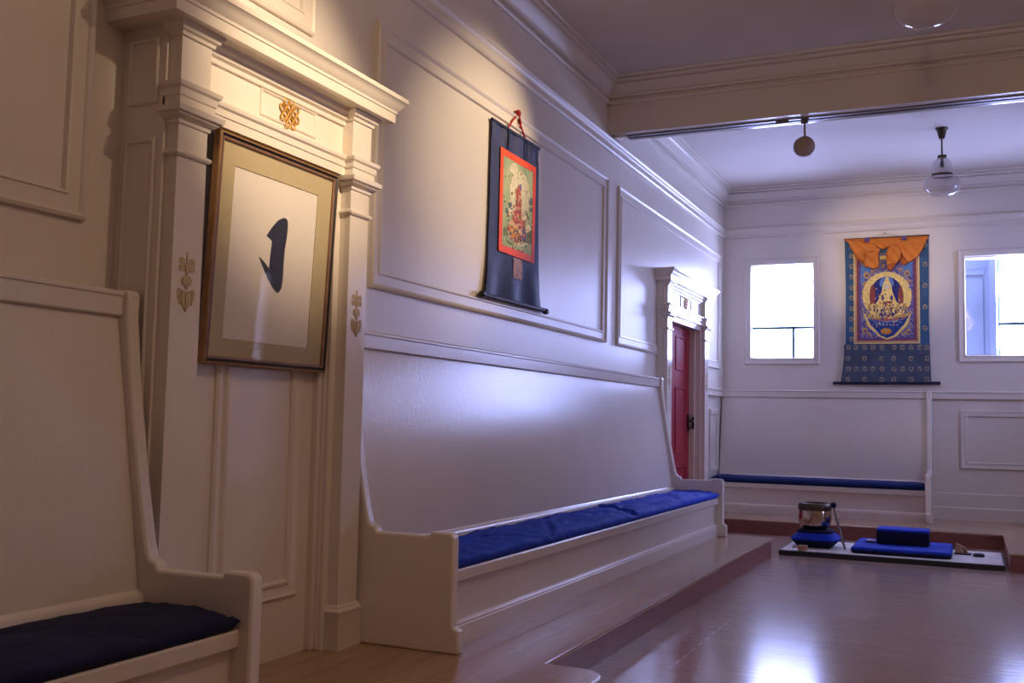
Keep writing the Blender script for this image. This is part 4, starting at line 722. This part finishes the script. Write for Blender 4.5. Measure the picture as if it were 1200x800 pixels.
# ------------------------------------------------------------------ low mat with bell and cushions
ZM = FL + .052
mo = MB().box(1.335, 3.385, 10.44, 11.50, FL + .001, ZM - .004, 'mat_edge').box(1.350, 3.370, 10.455, 11.485, ZM - .004, ZM, 'mat_top').build('floor_mat', loc=(2.36, 10.97, FL), bevel=.004)
tag(mo, 'pale woven floor mat with black edge, in front of the far platform', 'mat')
def rounded_rect(cx, cy, hx, hy, r, n=6):
    out = []
    for (sx_, sy_, a0) in ((1, 1, 0), (-1, 1, 90), (-1, -1, 180), (1, -1, 270)):
        for i in range(n + 1):
            a = math.radians(a0 + 90 * i / n)
            out.append((cx + sx_ * (hx - r) + r * math.cos(a), cy + sy_ * (hy - r) + r * math.sin(a)))
    return out
def pad(cx, cy, z, prof, r, mat, hx, hy):
    return MB().loops([[(x, y, z + dz) for x, y in rounded_rect(cx, cy, hx + o, hy + o, max(.004, r + o))] for dz, o in prof], mat)
# bell cushion
gx, gy = 1.632, 10.93
o = pad(gx, gy, ZM, [(0, -.085), (.012, -.068), (.05, -.025), (.080, 0)], .11, 'zafu_side', .235, .235)
o.loops([[(x, y, ZM + dz) for x, y in rounded_rect(gx, gy, .235 + k, .235 + k, .11 + k)] for dz, k in ((.0795, -.001), (.095, 0), (.122, -.03), (.145, -.062), (.150, -.068))], 'zafu')
o.loops([[(x, y, ZM + dz) for x, y in rounded_rect(gx, gy, .170 + k, .170 + k, .06)] for dz, k in ((.13, -.012), (.14, 0), (.172, 0), (.18, -.02))], 'zafu_side')
o = o.build('bell_cushion', smooth=45, loc=(gx, gy, ZM))
tag(o, 'faceted blue cushion under the bronze bowl bell on the mat', 'cushion')
zb = ZM + .18
e = empty('bowl_bell', (gx - .01, gy, zb), label='bronze bowl bell with dark rolled rim, on the faceted blue cushion', cat='bell')
at = (gx - .012, gy, zb)
MB().lathe([(.001, .002), (.10, .004), (.142, .02), (.157, .05), (.166, .10), (.165, .20), (.158, .225), (.150, .225), (.148, .10), (.13, .03), (.001, .02)], 'brass_bowl', 48, at, False).build('bowl', e, smooth=50)
MB().lathe([(.150, .195), (.163, .190), (.169, .205), (.169, .238), (.160, .262), (.142, .270), (.130, .255), (.140, .225), (.150, .195)], 'bronze', 48, at, False).build('rim', e, smooth=60)
e = empty('bell_striker', (gx + .30, gy - .12, ZM), label='dark bell striker with padded head, leaning upright against the bowl bell', cat='striker')
MB().tube([(gx + .30, gy - .12, ZM + .001), (gx + .192, gy - .13, zb + .24)], .013, 'steel', 12).build('handle', e)
MB().lathe([(.001, -.03), (.024, -.022), (.030, 0), (.024, .024), (.001, .032)], 'zafu_side', 18, (gx + .190, gy - .13, zb + .262)).build('striker_head', e)
o = MB().box(1.515, 1.607, 10.475, 10.52, ZM, ZM + .052, 'wood_light').build('wooden_block', loc=(1.56, 10.5, ZM), bevel=.005)
tag(o, 'small pinkish wooden block standing in front of the bell cushion', 'block')
# meditation seat
zx, zy = 2.468, 11.02
e = empty('floor_cushion', (zx, zy, ZM), label='wide flat blue square cushion lying on the mat, under the blue block seat', cat='cushion')
pad(zx, zy, ZM, [(.012, -.02), (.030, -.004), (.042, 0), (.056, -.006), (.064, -.022)], .05, 'zafu', .46, .455).build('top_cover', e, smooth=60)
pad(zx, zy, ZM, [(0, -.02), (.006, -.006), (.026, .001), (.036, .003), (.038, -.004)], .05, 'zafu_side', .46, .455).build('side_band', e, smooth=60)
cx_, cy_ = 2.468, 11.14
e = empty('block_cushion', (cx_, cy_, ZM + .064), label='firm blue block-shaped meditation cushion on the flat square cushion', cat='cushion')
pad(cx_, cy_, ZM + .064, [(0, -.008), (.006, -.001), (.128, 0), (.133, -.002)], .014, 'zafu_side', .248, .165).build('side_band', e, smooth=50)
pad(cx_, cy_, ZM + .064, [(.129, .001), (.140, .002), (.150, -.004), (.155, -.016)], .016, 'zafu', .248, .165).build('top_cover', e, smooth=50)
o = MB()
o.box(2.10, 2.19, 11.04, 11.13, ZM + .066, ZM + .078, 'a_sky').box(2.115, 2.20, 11.03, 11.12, ZM + .078, ZM + .090, 'paper')
o = o.build('folded_cloth', loc=(2.15, 11.08, ZM + .066), bevel=.005)
tag(o, 'small folded pale cloth on the square cushion, left of the block seat', 'cloth')
# small things at the right of the cushion
e = empty('wooden_clappers', (3.01, 11.12, ZM), label='pair of brown wooden clappers on a black tray, right of the square cushion', cat='clappers')
MB().box(2.945, 3.10, 11.06, 11.18, ZM, ZM + .014, 'mat_edge').build('tray', e, bevel=.004)
for k, (a, b_) in enumerate(((2.955, .085), (2.995, .06))):
    MB().prism([(a, ZM + .014), (a + .075, ZM + .014), (a + .045, ZM + .014 + b_), (a + .002, ZM + .022 + b_)], 'y', 11.075 + .05 * k, 11.110 + .05 * k, 'wood_light').build('clapper', e, bevel=.003)
o = MB().loops([[(3.165 + r * 1.5 * math.cos(2 * PI * i / 24), 10.98 + r * math.sin(2 * PI * i / 24), ZM + z) for i in range(24)] for r, z in ((.03, 0), (.036, .006), (.036, .022), (.028, .034), (.012, .038))], 'black').build('small_case', loc=(3.165, 10.98, ZM))
tag(o, 'small oval black case lying on the mat near its right end', 'case')

# ------------------------------------------------------------------ light
w = bpy.data.worlds.new('World'); scene.world = w; w.use_nodes = True
bg = w.node_tree.nodes['Background']
bg.inputs['Color'].default_value = (.44, .50, 1.0, 1); bg.inputs['Strength'].default_value = SKY
def area(name, loc, rot, sx_, sy_, power, col, portal=False):
    l = bpy.data.lights.new(name, 'AREA'); l.shape = 'RECTANGLE'; l.size = sx_; l.size_y = sy_; l.energy = power; l.color = col
    if portal: l.cycles.is_portal = True
    o = bpy.data.objects.new(name, l); COL.objects.link(o); o.location = loc; o.rotation_euler = rot
    return o
area('window_light', ((W1[0] + W1[1]) / 2, YF + .32, (W1[2] + W1[3]) / 2), (-PI / 2, 0, 0), W1[1] - W1[0], W1[3] - W1[2], 1, (1, 1, 1), True)
area('window_light', ((W2[0] + W2[1]) / 2, YF + .32, (W2[2] + W2[3]) / 2), (-PI / 2, 0, 0), W2[1] - W2[0], W2[3] - W2[2], 1, (1, 1, 1), True)
area('window_light', (XR + .32, (W3[0] + W3[1]) / 2, (W3[2] + W3[3]) / 2), (0, PI / 2, 0), W3[3] - W3[2], W3[1] - W3[0], 1, (1, 1, 1), True)
area('window_light', (XR + .32, (W4[0] + W4[1]) / 2, (W4[2] + W4[3]) / 2), (0, PI / 2, 0), W4[3] - W4[2], W4[1] - W4[0], 1, (1, 1, 1), True)
def spot(name, loc, target, power, angle, blend, col=(1, .76, .50), size=.04):
    l = bpy.data.lights.new(name, 'SPOT'); l.energy = power; l.spot_size = math.radians(angle); l.spot_blend = blend; l.color = col; l.shadow_soft_size = size
    o = bpy.data.objects.new(name, l); COL.objects.link(o); o.location = loc
    o.rotation_euler = (Vector(target) - Vector(loc)).to_track_quat('-Z', 'Y').to_euler()
    return o
spot('doorway_spot', (3.0, 3.35, 3.75), (.2, 3.84, 2.66), 1050, 37, .9)
def point(name, loc, power, col, size):
    l = bpy.data.lights.new(name, 'POINT'); l.energy = power; l.color = col; l.shadow_soft_size = size
    o = bpy.data.objects.new(name, l); COL.objects.link(o); o.location = loc
point('near_fill', (3.0, .9, 3.7), 18, (1, .70, .55), .2)  # added warm fill behind the camera, without any fixture
point('spill_fill', (3.0, 3.30, 3.66), 72, (1, .71, .48), .03)  # added unseen source, widens the warm spill around the doorway spot
spot('scroll_spot', (2.6, 7.4, 4.1), (0, 6.3, 2.95), 800, 40, .95)
c = Vector((sx, sy + .01, 3.612)) - ax * .075
spot('far_spot', c, (2.13, YF, 3.38), 480, 30, .95)

# ------------------------------------------------------------------ camera
cam = bpy.data.cameras.new('camera'); cam.sensor_width = 36; cam.lens = 36 * 1176.156 / 1200; cam.clip_start = .05
co = bpy.data.objects.new('camera', cam); COL.objects.link(co)
r0 = Vector((.90955801, .41506048, .02071304)); f0 = Vector((-.41536757, .90638765, .07701438)); u0 = Vector((.01319158, -.07865257, .9968148))
co.matrix_world = Matrix(((r0.x, u0.x, -f0.x, 3.11754), (r0.y, u0.y, -f0.y, 0), (r0.z, u0.z, -f0.z, 1.13717), (0, 0, 0, 1)))
scene.camera = co
vs = scene.view_settings; vs.view_transform = 'Standard'; vs.look = 'None'; vs.gamma = 1; vs.use_curve_mapping = False
vs.exposure = EXPOSURE
scene.cycles.use_denoising = True
scene.cycles.max_bounces = 10; scene.cycles.diffuse_bounces = 5; scene.cycles.glossy_bounces = 5; scene.cycles.transparent_max_bounces = 12
scene.cycles.caustics_reflective = False; scene.cycles.caustics_refractive = False
scene.cycles.sample_clamp_indirect = 12
